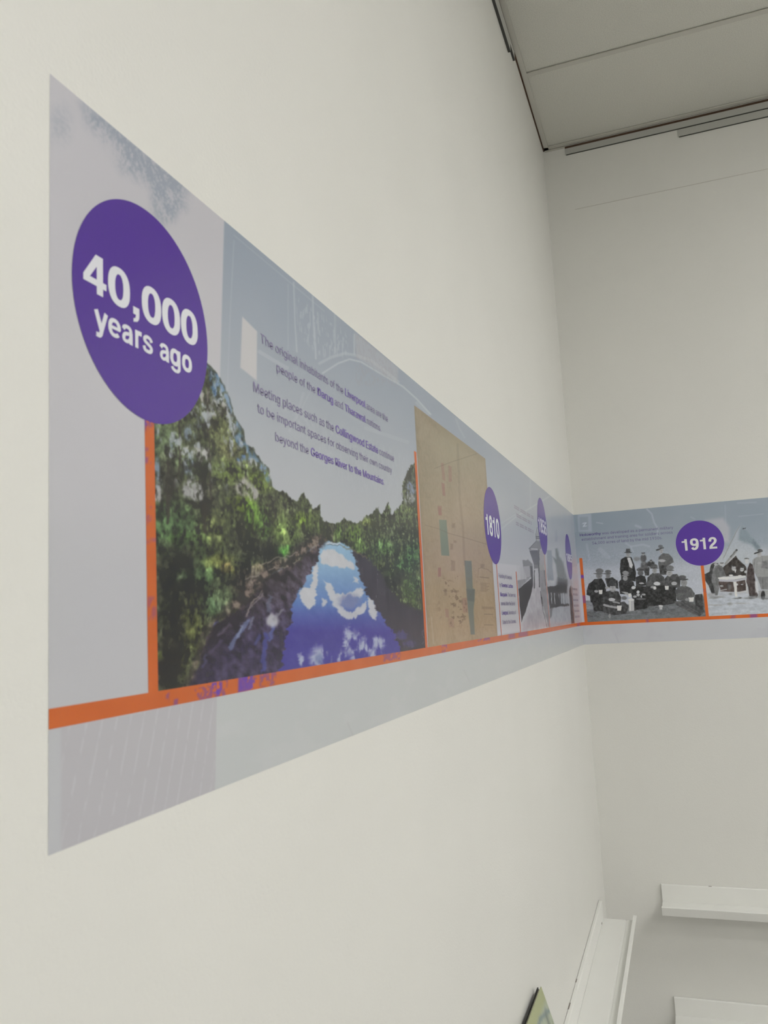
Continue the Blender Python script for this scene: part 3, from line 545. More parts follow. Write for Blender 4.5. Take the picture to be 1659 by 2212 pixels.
# ---- river photograph: cut out along the tree tops
S_RL, S_RR = 3.1175, 2.3555
a, z = grid('L', S_RL, S_RR, Z_OT, ZM + 0.435, 430, 400)
p = bg_left(Paint('L', a, z, (0, 0, 0)))
sky_bg = p.c.copy()
p.rough(5.0, 110, 7)
TREE_L = [(300, 880), (330, 860), (430, 780), (447, 784), (470, 808), (490, 845), (503, 884), (506, 897), (524, 928), (531, 956), (546, 968), (562, 990), (579, 1012), (587, 1052),
          (600, 1062), (618, 1062), (628, 1078), (641, 1084), (654, 1064), (668, 1084), (676, 1100), (690, 1090), (692, 1112), (700, 1126), (725, 1131)]
TREE_R = [(742, 1120), (762, 1130), (780, 1127), (790, 1112), (801, 1112), (815, 1095), (823, 1112), (838, 1086), (846, 1112), (858, 1100), (870, 1082), (869, 1048), (878, 1022), (886, 1004), (930, 990)]
OUT = TREE_L + TREE_R + [(930, 1460), (300, 1520)]
q = Paint('L', a, z, (0, 0, 0)); q.rough(4.0, 150, 9); q.poly(OUT, (1, 1, 1), 1.5); cut = q.c[..., 0]
leaf = fbm(a * 95, z * 95, 4, 41); leaf2 = fbm(a * 260, z * 260, 3, 43); clump = fbm(a * 34, z * 40, 3, 45)
p.c[:] = (78, 86, 58)
for cx, cy, rx, ry, col, al in (
    (345, 960, 24, 70, (92, 112, 76), .9), (372, 985, 22, 44, (108, 128, 88), .8), (475, 920, 28, 34, (108, 115, 72), .8), (492, 972, 24, 22, (112, 114, 72), .8), (465, 850, 22, 40, (92, 98, 70), .6),
    (500, 1020, 45, 22, (104, 124, 54), .8), (430, 1010, 24, 34, (70, 86, 56), .8), (362, 1035, 20, 62, (50, 50, 40), .95), (440, 1085, 26, 62, (46, 46, 36), .9), (390, 1112, 34, 34, (82, 104, 62), .8),
    (560, 1040, 28, 22, (112, 134, 56), .85), (520, 1090, 24, 16, (130, 156, 42), .9), (538, 1106, 17, 34, (114, 150, 46), .85), (500, 1112, 18, 32, (70, 80, 46), .8), (590, 1122, 12, 34, (56, 54, 42), .85),
    (615, 1100, 16, 24, (92, 102, 66), .8), (652, 1088, 17, 22, (70, 80, 50), .8), (655, 1122, 20, 14, (122, 154, 46), .85), (680, 1130, 18, 26, (84, 98, 56), .8),
    (372, 1140, 50, 42, (78, 108, 66), .85), (345, 1130, 16, 30, (92, 128, 76), .7), (388, 1162, 22, 12, (98, 146, 64), .9), (430, 1165, 22, 20, (92, 126, 66), .8), (460, 1150, 26, 42, (96, 106, 58), .8), (526, 1132, 12, 24, (46, 46, 36), .9),
    (546, 1112, 14, 30, (102, 144, 52), .8), (570, 1132, 13, 32, (94, 134, 56), .8), (606, 1150, 18, 34, (104, 128, 62), .8), (575, 1192, 34, 24, (40, 40, 33), .9), (520, 1175, 22, 26, (54, 56, 40), .8), (616, 1196, 15, 13, (92, 156, 64), .95), (635, 1160, 14, 30, (98, 120, 60), .7), (650, 1185, 14, 18, (58, 60, 52), .8),
    (390, 1255, 66, 70, (38, 38, 30), .95), (396, 1246, 16, 12, (72, 92, 62), .6), (445, 1230, 20, 40, (66, 92, 54), .75), (472, 1212, 30, 16, (122, 128, 62), .85), (490, 1226, 10, 10, (70, 42, 36), .8), (500, 1232, 16, 8, (124, 128, 62), .7), (545, 1240, 24, 12, (142, 128, 112), .75), (560, 1226, 16, 8, (118, 106, 84), .7),
    (478, 1292, 22, 26, (112, 132, 90), .85), (474, 1308, 16, 12, (136, 152, 114), .7), (455, 1310, 20, 22, (84, 118, 76), .7), (520, 1262, 22, 30, (52, 46, 42), .85), (545, 1262, 14, 22, (98, 88, 78), .7),
    (408, 1320, 36, 30, (72, 76, 48), .8), (412, 1365, 26, 40, (98, 104, 52), .85), (375, 1380, 32, 60, (44, 44, 34), .9), (346, 1416, 9, 9, (98, 122, 34), .9), (365, 1450, 34, 50, (36, 34, 28), .95), (405, 1430, 10, 40, (92, 98, 56), .6),
    (720, 1152, 12, 24, (70, 70, 56), .85), (730, 1152, 7, 20, (104, 138, 64), .7), (765, 1155, 16, 17, (108, 140, 58), .85), (776, 1182, 14, 16, (96, 128, 62), .7), (796, 1130, 10, 8, (126, 138, 60), .8), (800, 1146, 16, 26, (66, 76, 48), .8), (815, 1106, 10, 16, (62, 72, 48), .8), (838, 1110, 9, 24, (70, 84, 52), .7),
    (870, 1112, 26, 22, (96, 112, 72), .85), (884, 1100, 8, 5, (122, 138, 68), .8), (830, 1182, 22, 17, (88, 120, 68), .85), (850, 1150, 22, 24, (86, 98, 70), .7), (890, 1202, 16, 26, (78, 116, 68), .85), (870, 1222, 16, 16, (82, 120, 72), .8), (892, 1262, 14, 20, (66, 92, 56), .8), (848, 1250, 26, 18, (46, 46, 40), .85), (884, 1286, 10, 14, (82, 98, 60), .8), (812, 1200, 14, 16, (60, 72, 46), .7), (885, 1045, 12, 45, (72, 78, 70), .8), (845, 1238, 12, 9, (90, 112, 60), .6)):
    p.ell(cx, cy, rx, ry, col, .75, al)
# leaf clusters: light above, dark below, within every crown
gy = p.c.mean(-1, keepdims=True); p.c = (p.c * .86 + gy * .14) * .92
rng = np.random.RandomState(4); macro = p.c.copy(); pxg, pyg = p.x, p.y
gx0, gx1 = pxg.min(), pxg.max()
flat_x = pxg[pxg.shape[0] // 2]
for k in range(1500):
    cx, cy = rng.uniform(330, 912), rng.uniform(800, 1480)
    ci = int(np.argmin(np.abs(flat_x - cx))); ri = int(np.argmin(np.abs(pyg[:, ci] - cy)))
    base = macro[ri, ci]; f = rng.choice([.55, .72, .9, 1.12, 1.3, 1.5], p=[.2, .2, .2, .18, .14, .08]); rr = rng.uniform(3.5, 9) * (1.25 if cx < 500 else .85)
    x0, x1 = np.searchsorted(flat_x, [cx - rr * 2.2 - 16, cx + rr * 2.2 + 16]); sl = slice(max(x0, 0), x1)
    yy_ = pyg[:, ci]; r0, r1 = ri - int(rr * 1.6) - 12, ri + int(rr * 1.6) + 12; rs = slice(max(r0, 0), r1)
    wx, wy = p.wx[rs, sl], p.wy[rs, sl]
    d = np.hypot((wx - cx) / (rr * .95), (wy - cy) / (rr * 1.15))
    mk_ = (1 - smooth(.55, 1.15, d))[..., None] * .75
    tone = base * f * (1.08 - .22 * np.clip((wy - cy) / rr, -1, 1))[..., None]
    p.c[rs, sl] = p.c[rs, sl] * (1 - mk_) + tone * mk_
sh = (leaf - .5) * 1.1 + (leaf2 - .5) * 1.5
vert = fbm(a * 90, z * 16, 3, 47)
p.c *= np.clip(1 + sh * 0.85 + (vert - .5) * .9, .28, 1.8)[..., None]
dk = smooth(.50, .34, leaf) * smooth(.56, .42, leaf2); p.mix(dk * .7, (34, 33, 27))
# trunks and limbs
for pts, wd in (([(447, 830), (450, 930), (455, 1080)], 3.5), ([(386, 900), (388, 1000), (362, 1090)], 4), ([(452, 960), (430, 1000)], 2.5), ([(452, 930), (480, 890)], 2), ([(548, 1100), (545, 1150)], 3), ([(455, 1050), (425, 1040)], 2), ([(576, 1090), (566, 1160)], 3), ([(440, 1090), (442, 1150)], 7), ([(360, 1000), (364, 1130)], 6)):
    p.line(pts, wd, (52, 47, 40), 1.2, .8)
# sky showing between the crowns
gapn = smooth(.40, .56, fbm(a * 150, z * 120, 3, 51))
sk = Paint('L', a, z, (0, 0, 0)); sk.rough(6, 120, 17)
skc = np.zeros(p.c.shape) + np.array((186, 186, 186))
SKY = ((462, 820, 8, 26, (98, 140, 190)), (474, 848, 7, 18, (100, 140, 190)), (440, 856, 16, 11, (204, 198, 192)), (486, 866, 11, 14, (200, 198, 194)), (465, 882, 10, 14, (190, 190, 188)),
       (412, 976, 24, 9, (198, 198, 192)), (432, 986, 16, 9, (196, 196, 194)), (406, 1000, 9, 18, (152, 168, 184)), (536, 1000, 17, 9, (198, 202, 202)), (526, 1052, 12, 15, (192, 188, 182)), (546, 1066, 9, 10, (190, 186, 182)), (414, 1056, 15, 15, (182, 182, 182)),
       (344, 1046, 7, 14, (178, 182, 186)), (339, 1016, 5, 20, (142, 162, 178)), (410, 936, 10, 12, (142, 158, 174)), (432, 912, 9, 10, (144, 154, 168)), (505, 916, 7, 15, (152, 162, 172)), (519, 951, 9, 10, (110, 148, 190)), (526, 991, 11, 5, (102, 138, 184)), (572, 1008, 7, 9, (152, 168, 188)),
       (374, 955, 8, 14, (146, 160, 172)), (340, 1070, 6, 10, (180, 178, 176)), (886, 1055, 7, 10, (142, 152, 178)), (884, 1076, 8, 8, (176, 178, 180)), (425, 1070, 10, 10, (180, 180, 178)), (478, 1010, 8, 8, (170, 176, 180)), (495, 890, 7, 9, (190, 190, 190)), (448, 890, 8, 12, (176, 180, 180)))
leafgap = smooth(.47, .57, fbm(a * 240, z * 200, 3, 55)); fine = smooth(.44, .60, fbm(a * 130, z * 110, 4, 56))
for cx, cy, rx, ry, col in SKY:
    d = np.hypot((p.wx - cx) / (rx * 1.5), (p.wy - cy) / (ry * 1.5)); m_ = 1 - smooth(.35, 1.25, d)
    p.mix(np.clip(m_ * 1.5, 0, 1) * np.clip(fine * .75 + leafgap * .35 + .10, 0, 1) * .85, col)
up = smooth(1085, 1000, p.y) * smooth(330, 345, p.x) * smooth(600, 560, p.x) * smooth(.56, .66, fbm(a * 70, z * 60, 3, 58))
p.mix(up * np.clip(leafgap * .5 + fine * .6, 0, 1) * .9, (176, 182, 186))
edge_l = Paint('L', a, z, (0, 0, 0)); edge_l.rough(4, 120, 59)
edge_l.line([(452, 792), (475, 825), (494, 862), (503, 890)], 15, (1, 1, 1), 4); edge_l.line([(510, 905), (526, 940), (540, 975), (566, 1003), (580, 1035)], 12, (1, 1, 1), 4)
p.mix(edge_l.c[..., 0] * np.clip(fine + .25, 0, 1) * .6, (112, 148, 188))
for pts, wd in (([(447, 784), (470, 808), (490, 845), (503, 884)], 5), ([(506, 897), (524, 928), (531, 956)], 5), ([(546, 968), (562, 990), (579, 1012), (587, 1050)], 6)):
    p.line(pts, wd, (84, 90, 78), 2.5, .75)
# water
p.ripple(6.0, 27)
WATER = [(704, 1171), (736, 1171), (762, 1186), (792, 1202), (822, 1242), (852, 1290), (880, 1312), (930, 1322), (930, 1460), (392, 1520), (404, 1488), (430, 1430), (445, 1378), (466, 1346), (502, 1324), (530, 1300), (560, 1264), (602, 1230), (642, 1214), (662, 1190), (694, 1172)]
t = smooth(1180, 1440, p.y)[..., None]
skyrefl = np.where(t < .45, np.array([150, 184, 210]) + (np.array([98, 128, 186]) - np.array([150, 184, 210])) * (t / .45), np.array([98, 128, 186]) + (np.array([72, 66, 152]) - np.array([98, 128, 186])) * np.clip((t - .45) / .35, 0, 1))
wq = Paint('L', a, z, (0, 0, 0)); wq.rough(5.5, 80, 27); wq.poly(WATER, (1, 1, 1), 2.5); wm = wq.c[..., :1]
land = p.c.copy(); p.c = skyrefl + np.zeros_like(p.c)
CL = (204, 204, 206)
for pts, al in (([(697, 1186), (720, 1188), (736, 1196), (746, 1208), (762, 1216), (765, 1229), (742, 1226), (715, 1223), (694, 1216), (690, 1204)], .95),
            ([(681, 1214), (688, 1222), (686, 1246), (681, 1308), (668, 1317), (650, 1302), (644, 1282), (654, 1271), (670, 1270), (676, 1240)], .95),
            ([(699, 1254), (712, 1262), (722, 1280), (745, 1284), (780, 1269), (787, 1284), (776, 1292), (752, 1286), (738, 1298), (742, 1316), (762, 1322), (776, 1308), (790, 1298), (792, 1312), (780, 1328), (764, 1337), (742, 1334), (722, 1310), (706, 1286)], .9),
            ([(793, 1292), (806, 1294), (815, 1312), (815, 1332), (808, 1342), (798, 1322)], .92), ([(695, 1292), (706, 1296), (706, 1310), (698, 1312)], .85), ([(764, 1246), (772, 1248), (771, 1258), (763, 1256)], .85)):
    p.poly(pts, CL, 2.2, al)
p.ell(755, 1299, 22, 15, (128, 134, 172), .5, .8)
cm = fbm(a * 60, z * 60, 4, 61)
lowc = Paint('L', a, z, (0, 0, 0)); lowc.ripple(9, 63)
for cx, cy, rx, ry in ((690, 1420, 20, 22), (752, 1385, 9, 30), (768, 1400, 10, 32), (788, 1400, 12, 22), (815, 1392, 15, 18), (738, 1420, 8, 14), (810, 1412, 10, 12), (650, 1424, 6, 12)): lowc.ell(cx, cy, rx, ry, (1, 1, 1), .5)
p.mix(lowc.c[..., 0] * smooth(.34, .56, cm) * .85, (188, 196, 212))
p.ell(690, 1424, 9, 11, (120, 132, 176), .5, .7)
# dark reflections of both banks
refl = fbm(a * 120, z * 30, 4, 71)
LEFT_R = [(700, 1168), (690, 1186), (684, 1212), (664, 1250), (656, 1268), (642, 1280), (634, 1300), (627, 1342), (616, 1382), (610, 1430), (592, 1470), (380, 1530), (430, 1400), (470, 1340), (560, 1260), (640, 1205)]
q = Paint('L', a, z, (0, 0, 0)); q.ripple(9, 73); q.poly(LEFT_R, (1, 1, 1), 2.0); mk = q.c[..., 0]
tt = smooth(1240, 1400, p.y)[..., None]
diag = fbm(a * 55 + z * 60, z * 150 - a * 60, 4, 77)
bankd = smooth(0, 90, (p.x - 430) * .72 + (p.y - 1400) * .72 + 12)[..., None]          # away from the left bank
dark = np.array([86, 76, 88]) * (1 - tt) + np.array([58, 50, 78]) * tt + (refl[..., None] - .5) * np.array([36, 34, 46]) + (diag[..., None] - .5) * np.array([110, 104, 124]) * (1 - .45 * tt)
dark = dark * (.55 + .45 * bankd) + np.array([8, 6, 2]) * (1 - bankd)
p.c = p.c * (1 - mk[..., None]) + dark * mk[..., None]
for pts, wd, col, al in (([(570, 1280), (545, 1310), (530, 1330)], 3, (150, 140, 140), .7), ([(500, 1350), (470, 1372)], 5, (104, 94, 112), .6), ([(535, 1340), (510, 1380), (498, 1400)], 9, (118, 130, 168), .7), ([(522, 1352), (514, 1378)], 5, (150, 160, 190), .6), ([(545, 1335), (540, 1355)], 6, (130, 136, 160), .6),
                         ([(575, 1368), (572, 1400), (568, 1448)], 10, (74, 78, 150), .8), ([(590, 1350), (584, 1380)], 9, (96, 106, 170), .7), ([(583, 1290), (580, 1320)], 9, (112, 118, 140), .55), ([(480, 1385), (455, 1410)], 6, (84, 74, 100), .6), ([(445, 1415), (436, 1440)], 6, (92, 92, 128), .5), ([(560, 1372), (552, 1390)], 7, (82, 88, 150), .6)):
    p.line(pts, wd, col, 2.2, al)
p.rough(5, 100, 29); p.ell(588, 1340, 13, 13, (196, 196, 202), .4, .85); p.line([(592, 1336), (608, 1318)], 6, (150, 150, 160), 2, .6)
RIGHT_R = [(742, 1168), (764, 1196), (770, 1222), (784, 1262), (790, 1288), (806, 1300), (822, 1330), (838, 1352), (852, 1372), (862, 1392), (866, 1420), (940, 1420), (940, 1280), (870, 1280), (820, 1230), (790, 1196)]
q = Paint('L', a, z, (0, 0, 0)); q.ripple(9, 75); q.poly(RIGHT_R, (1, 1, 1), 2.0); mk = q.c[..., 0]
p.c = p.c * (1 - mk[..., None]) + (np.array([62, 56, 66]) + (refl[..., None] - .5) * 40) * mk[..., None]
p.c += ((diag - .5) * 14)[..., None]
p.ell(868, 1372, 14, 10, (84, 80, 140), .5, .7); p.ell(884, 1392, 14, 8, (88, 80, 130), .5, .6)
p.c = land * (1 - wm) + p.c * wm
bank = Paint('L', a, z, (0, 0, 0)); bank.rough(6, 80, 79)
bank.line([(690, 1168), (655, 1188), (625, 1212), (585, 1232), (550, 1262), (525, 1292), (498, 1318)], 26, (1, 1, 1), 9)
bank.line([(498, 1318), (462, 1342), (440, 1376), (424, 1430), (400, 1490)], 16, (.75, .75, .75), 8)
bt = fbm(a * 90 + z * 80, z * 170 - a * 50, 4, 78)[..., None]
bcol = np.array([56, 50, 48]) + smooth(.42, .72, bt) * np.array([92, 80, 72])
bm = bank.c[..., :1] * .85; p.c = p.c * (1 - bm) + bcol * bm
for pts in (([(640, 1196), (600, 1206), (560, 1222)]), ([(620, 1222), (580, 1232)]), ([(566, 1278), (548, 1296), (534, 1330)]), ([(560, 1240), (530, 1252)]), ([(650, 1205), (632, 1216)])):
    p.line(pts, 2.2, (152, 140, 132), 1.0, .7)
for cx, cy, rx, ry in ((880, 1270, 14, 22), (892, 1290, 8, 14), (838, 1238, 8, 6), (898, 1306, 5, 10)): p.ell(cx, cy, rx, ry, (84, 102, 60), .6, .6)
p.line([(704, 1173), (735, 1173)], 4, (190, 200, 210), 1, .9); p.line([(706, 1176), (736, 1177)], 1.5, (70, 72, 70), .7, .8); p.line([(736, 1178), (760, 1188), (792, 1206)], 3, (120, 112, 84), 1, .6)
p.line([(912.5, 1330), (914, 1392)], 1.5, (150, 140, 140), .8, .4)
p.c = (p.c - 8) * .97
p.c = p.c * cut[..., None] + sky_bg * (1 - cut[..., None])
print_mesh('river_photograph', 'L', a, z, H_PIC, np.clip(p.c, 22, 235), mural_l, keep=cut > .01)

# ---- old town map
a, z = grid('L', 2.3390, 1.7705, Z_OT, ZM + 0.5225, 190, 380)
p = Paint('L', a, z, (158, 140, 114))
yy = smooth(900, 1380, p.y)[..., None]
p.c = np.array([146, 134, 112]) * (1 - yy) + np.array([162, 140, 110]) * yy + (fbm(a * 8, z * 8, 4, 81) - .5)[..., None] * np.array([26, 22, 22]) + (fbm(a * 160, z * 160, 2, 82) - .5)[..., None] * 12
p.ell(1000, 950, 60, 60, (150, 142, 116), .8, .6); p.ell(1000, 1160, 50, 80, (166, 146, 126), .9, .6)
edge = smooth(.03, 0, np.minimum(np.minimum(a - 1.7705, 2.339 - a), (Z_OT + .426 - z))); p.mix(edge * .25, (120, 104, 78))
C = crop(880, 1080, 6.914)
GREEN, RED = (116, 125, 108), (142, 104, 92)
p.poly(C([(470, 295), (580, 300), (625, 835), (505, 828)]), GREEN, 1.0, .95)
p.poly(C([(850, 905), (955, 912), (975, 1320), (1005, 1335), (1000, 1500), (985, 1640), (1005, 2010), (945, 2010), (900, 1600), (870, 1200)]), (108, 113, 102), 1.0, .95)
p.poly(C([(880, 1330), (1005, 1335), (995, 1520), (890, 1500)]), (94, 98, 92), 2.0, .7)
for pts, al in (([(450, 85), (510, 90), (515, 235), (465, 230)], .6), ([(455, 1010), (500, 1010), (500, 1145), (455, 1145)], .8), ([(560, 1620), (610, 1630), (620, 1760), (570, 1750)], .5), ([(600, 1760), (690, 1780), (700, 1900), (620, 1900)], .3), ([(815, 1465), (890, 1465), (900, 1680), (830, 1680)], .45)):
    p.poly(C(pts), RED, 1.2, al)
for pts, al in (([(952, 1000), (958, 1000), (962, 1040), (955, 1035)], .5), ([(968, 1005), (975, 1008), (976, 1040), (969, 1042)], .5), ([(953, 1042), (960, 1045), (962, 1072), (956, 1070)], .7), ([(945, 1095), (952, 1098), (953, 1112), (947, 1112)], .6)):
    p.poly(pts, RED, 1.0, al)
for pts, wd, al in ((C([(265, 375), (460, 430), (620, 500), (860, 565), (1175, 660)]), 1.8, .32), ([(988, 960), (993, 1080), (1000, 1140), (1003, 1220)], 5, .20), ([(938, 1012), (975, 998), (1030, 980)], 1.4, .45), (C([(1060, 1030), (1100, 1010), (1200, 1040), (1250, 1080)]), 2, .35), (C([(1080, 1150), (1210, 1165)]), 1.5, .7), (C([(1150, 1705), (1270, 1708)]), 1.5, .55), (C([(1150, 1865), (1280, 1868)]), 1.5, .55), (C([(1060, 1050), (1050, 1160)]), 1.5, .3)):
    p.line(pts, wd, (108, 92, 76), .9, al)
for k in range(9):
    y = 1240 + k * 15; p.line(C([(1095, y), (1215 - (k % 3) * 20, y + 6)]), 1.3, (116, 96, 78), .7, .45)
for x0, y0, x1, y1 in ((660, 340, 710, 420), (690, 600, 730, 640), (640, 650, 680, 740), (650, 900, 710, 1060), (1090, 955, 1150, 1010), (545, 1320, 590, 1430), (800, 1480, 830, 1560), (1110, 1590, 1290, 1630)):
    p.poly(C([(x0, y0), (x1, y0 + 8), (x1, y1), (x0, y1)]), (118, 98, 80), 2.0, .4)
stn = smooth(.52, .66, fbm(a * 55, z * 200, 3, 85)) * smooth(.42, .6, fbm(a * 14, z * 22, 2, 86))
blk = Paint('L', a, z, (0, 0, 0)); blk.poly(C([(450, 1150), (870, 1100), (900, 1700), (820, 1850), (560, 1900), (470, 1600)]), (1, 1, 1), 8); blk.poly(C([(620, 560), (860, 560), (880, 1000), (640, 900)]), (.7, .7, .7), 8)
p.mix(stn * (blk.c[..., 0] * .5 + .08), (104, 84, 66))
p.line(C([(355, 1750), (390, 2150)]), 2, (176, 160, 138), 1, .5)
print_mesh('town_map', 'L', a, z, H_PIC, p.c, mural_l)

# ---- railway station photograph
a, z = grid('L', 1.4700, 0.9530, Z_OT, ZM + 0.440, 150, 300)
p = bg_left(Paint('L', a, z, (0, 0, 0)))
C = crop(1030, 1030, 5.98)
p.poly(C([(515, 1150), (900, 1000), (960, 1935), (560, 1990)]), (176, 176, 182), 14, .7)
p.poly(C([(870, 1010), (895, 1000), (905, 1230), (885, 1240)]), (186, 176, 176), 2, .8)
p.poly(C([(790, 960), (850, 960), (880, 1240), (800, 1220)]), (150, 148, 148), 3, .9)
C2 = crop(1090, 1060, 12.76)
p.poly(C2([(910, 1100), (960, 1000), (1000, 1450), (870, 1400), (860, 1250)]), (150, 150, 152), 1.0, .9)
p.line(C2([(900, 1010), (860, 1200), (870, 1390)]), .9, (96, 96, 98), .6, .8)
for y in (1265, 1310): p.line(C2([(865, y), (960, y + 4)]), 1.6, (72, 72, 76), .7, .9)
p.poly(C2([(865, 1390), (980, 1390), (1010, 1600), (940, 1640), (680, 1640), (668, 1600)]), (126, 126, 130), .8, 1)
p.line(C2([(735, 1605), (900, 1612)]), 1.5, (205, 205, 208), .6, .9)
p.line(C2([(668, 1600), (868, 1392)]), 1.2, (80, 80, 84), .6, .8)
p.poly(C2([(680, 1650), (920, 1645), (945, 2042), (810, 2042)]), (84, 82, 90), .8, 1)
p.poly(C2([(920, 1640), (1000, 1600), (1110, 1760), (1120, 2042), (950, 2042)]), (156, 152, 156), 1.5, .9)
for y in (1760, 1885, 2015): p.line(C2([(905, y), (965, y)]), 1.0, (88, 86, 90), .6, .9)
p.rough(1.2, 60, 91)
p.poly(C([(590, 1075), (640, 1080), (660, 1065), (720, 1130), (720, 1310), (690, 1300), (640, 1310), (600, 1160)]), (112, 112, 116), 1.2, .85)
p.poly(C([(600, 1160), (680, 1150), (690, 1290), (610, 1310)]), (166, 166, 172), 1.2, .8)
p.poly(C([(735, 1110), (805, 1100), (800, 1180), (740, 1190)]), (96, 96, 100), 1.2, .8)
p.poly(C([(690, 1150), (720, 1150), (725, 1430), (700, 1330)]), (66, 66, 70), 1, .85)
p.poly(C([(528, 1340), (690, 1300), (620, 1370), (535, 1460)]), (140, 140, 146), 1, .95)
p.poly(C([(535, 1458), (600, 1400), (720, 1300), (725, 1430), (660, 1640), (575, 1880), (560, 1720)]), (56, 54, 58), 1, 1)
p.poly(C([(740, 1330), (800, 1330), (815, 1480), (850, 1650), (905, 1935), (575, 1985), (600, 1880), (680, 1620)]), (176, 173, 180), 1.2, .95)
p.poly(C([(660, 1780), (840, 1700), (900, 1935), (620, 1970)]), (160, 156, 162), 5, .6)
p.poly(C([(805, 1210), (885, 1200), (905, 1480), (930, 1780), (940, 1940), (915, 1940), (860, 1720), (830, 1550)]), (142, 140, 146), 1, .95)
p.line(C([(800, 950), (800, 1200), (808, 1420)]), 2.4, (62, 62, 66), .8, .9); p.line(C([(745, 1210), (740, 1440)]), 2, (70, 70, 74), .7, .9)
p.line(C([(820, 1480), (850, 1680), (905, 1935)]), 1.8, (84, 82, 88), .8, .8); p.line(C([(855, 1680), (915, 1935)]), 1.6, (196, 196, 200), .7, .8)
p.line(C([(870, 1210), (890, 1400)]), 1.6, (70, 64, 66), .7, .8); p.line(C([(835, 1560), (845, 1640)]), 2.2, (66, 64, 68), .7, .8)
p.c += ((fbm(a * 40, z * 60, 3, 93) - .5) * 26 * smooth(1235, 1260, p.y))[..., None]
q = Paint('L', a, z, (0, 0, 0)); q.poly(C([(505, 1140), (640, 980), (720, 840), (760, 600), (900, 590), (985, 2050), (480, 2080)]), (1, 1, 1), 1.0)
print_mesh('station_photograph', 'L', a, z, H_PIC, np.clip(p.c, 25, 235), mural_l, keep=q.c[..., 0] > .02)

# ---- street photograph beside it
a, z = grid('L', 0.9440, 0.2000, Z_OT, ZM + 0.470, 120, 260)
p = bg_left(Paint('L', a, z, (0, 0, 0)))
p.poly(C([(905, 1200), (1230, 1200), (1260, 1900), (930, 1940)]), (170, 172, 180), 12, .7)
p.rough(1.8, 40, 95)
p.poly(C([(1010, 690), (1030, 690), (1040, 830), (1010, 840)]), (150, 156, 166), 3, .7)
p.poly(C([(905, 950), (965, 950), (990, 1340), (1000, 1400), (915, 1410)]), (132, 138, 148), 2.0, .85)
p.poly(C([(980, 1035), (1025, 1060), (1015, 930), (1040, 925), (1060, 1020), (1110, 1090), (1150, 1260), (1165, 1340), (1150, 1500), (1010, 1500), (1040, 1300), (1020, 1130)]), (104, 110, 112), 3.0, .9)
p.poly(C([(1040, 1300), (1165, 1330), (1160, 1510), (1040, 1510)]), (66, 68, 72), 3, .85)
p.poly(C([(915, 1340), (1000, 1335), (1000, 1415), (918, 1420)]), (186, 188, 194), 2, .8)
p.poly(C([(918, 1420), (1060, 1400), (1050, 1500), (1080, 1640), (1190, 1640), (1195, 1665), (1010, 1690), (945, 1700), (925, 1560)]), (56, 56, 60), 1.6, .9)
for x in (960, 1000, 1070, 1100, 1130): p.line(C([(x, 1500), (x + 12, 1640)]), 1.8, (60, 60, 64) if x % 40 else (190, 192, 198), .8, .8)
p.poly(C([(1080, 1500), (1180, 1500), (1190, 1640), (1090, 1640)]), (166, 170, 178), 2, .6)
p.poly(C([(948, 1790), (985, 1700), (1100, 1670), (1215, 1690), (1228, 1895), (945, 1935)]), (168, 171, 180), 1.5, .95)
p.poly(C([(940, 1700), (985, 1690), (965, 1800), (944, 1830)]), (92, 92, 98), 2, .7)
p.poly(C([(1192, 1440), (1212, 1400), (1232, 1560), (1262, 1890), (1222, 1897), (1205, 1650)]), (70, 58, 60), 1.0, .95)
p.line(C([(1225, 1420), (1240, 1600), (1262, 1880)]), 1.5, (150, 128, 124), .8, .7)
p.c += ((fbm(a * 26, z * 60, 3, 97) - .5) * 24 * smooth(1220, 1260, p.y))[..., None]
q = Paint('L', a, z, (0, 0, 0)); q.poly(C([(895, 930), (960, 900), (1000, 660), (1060, 660), (1180, 1240), (1240, 1400), (1275, 1900), (925, 1960)]), (1, 1, 1), 1.0)
print_mesh('street_photograph', 'L', a, z, H_PIC, np.clip(p.c, 25, 235), mural_l, keep=q.c[..., 0] > .02)

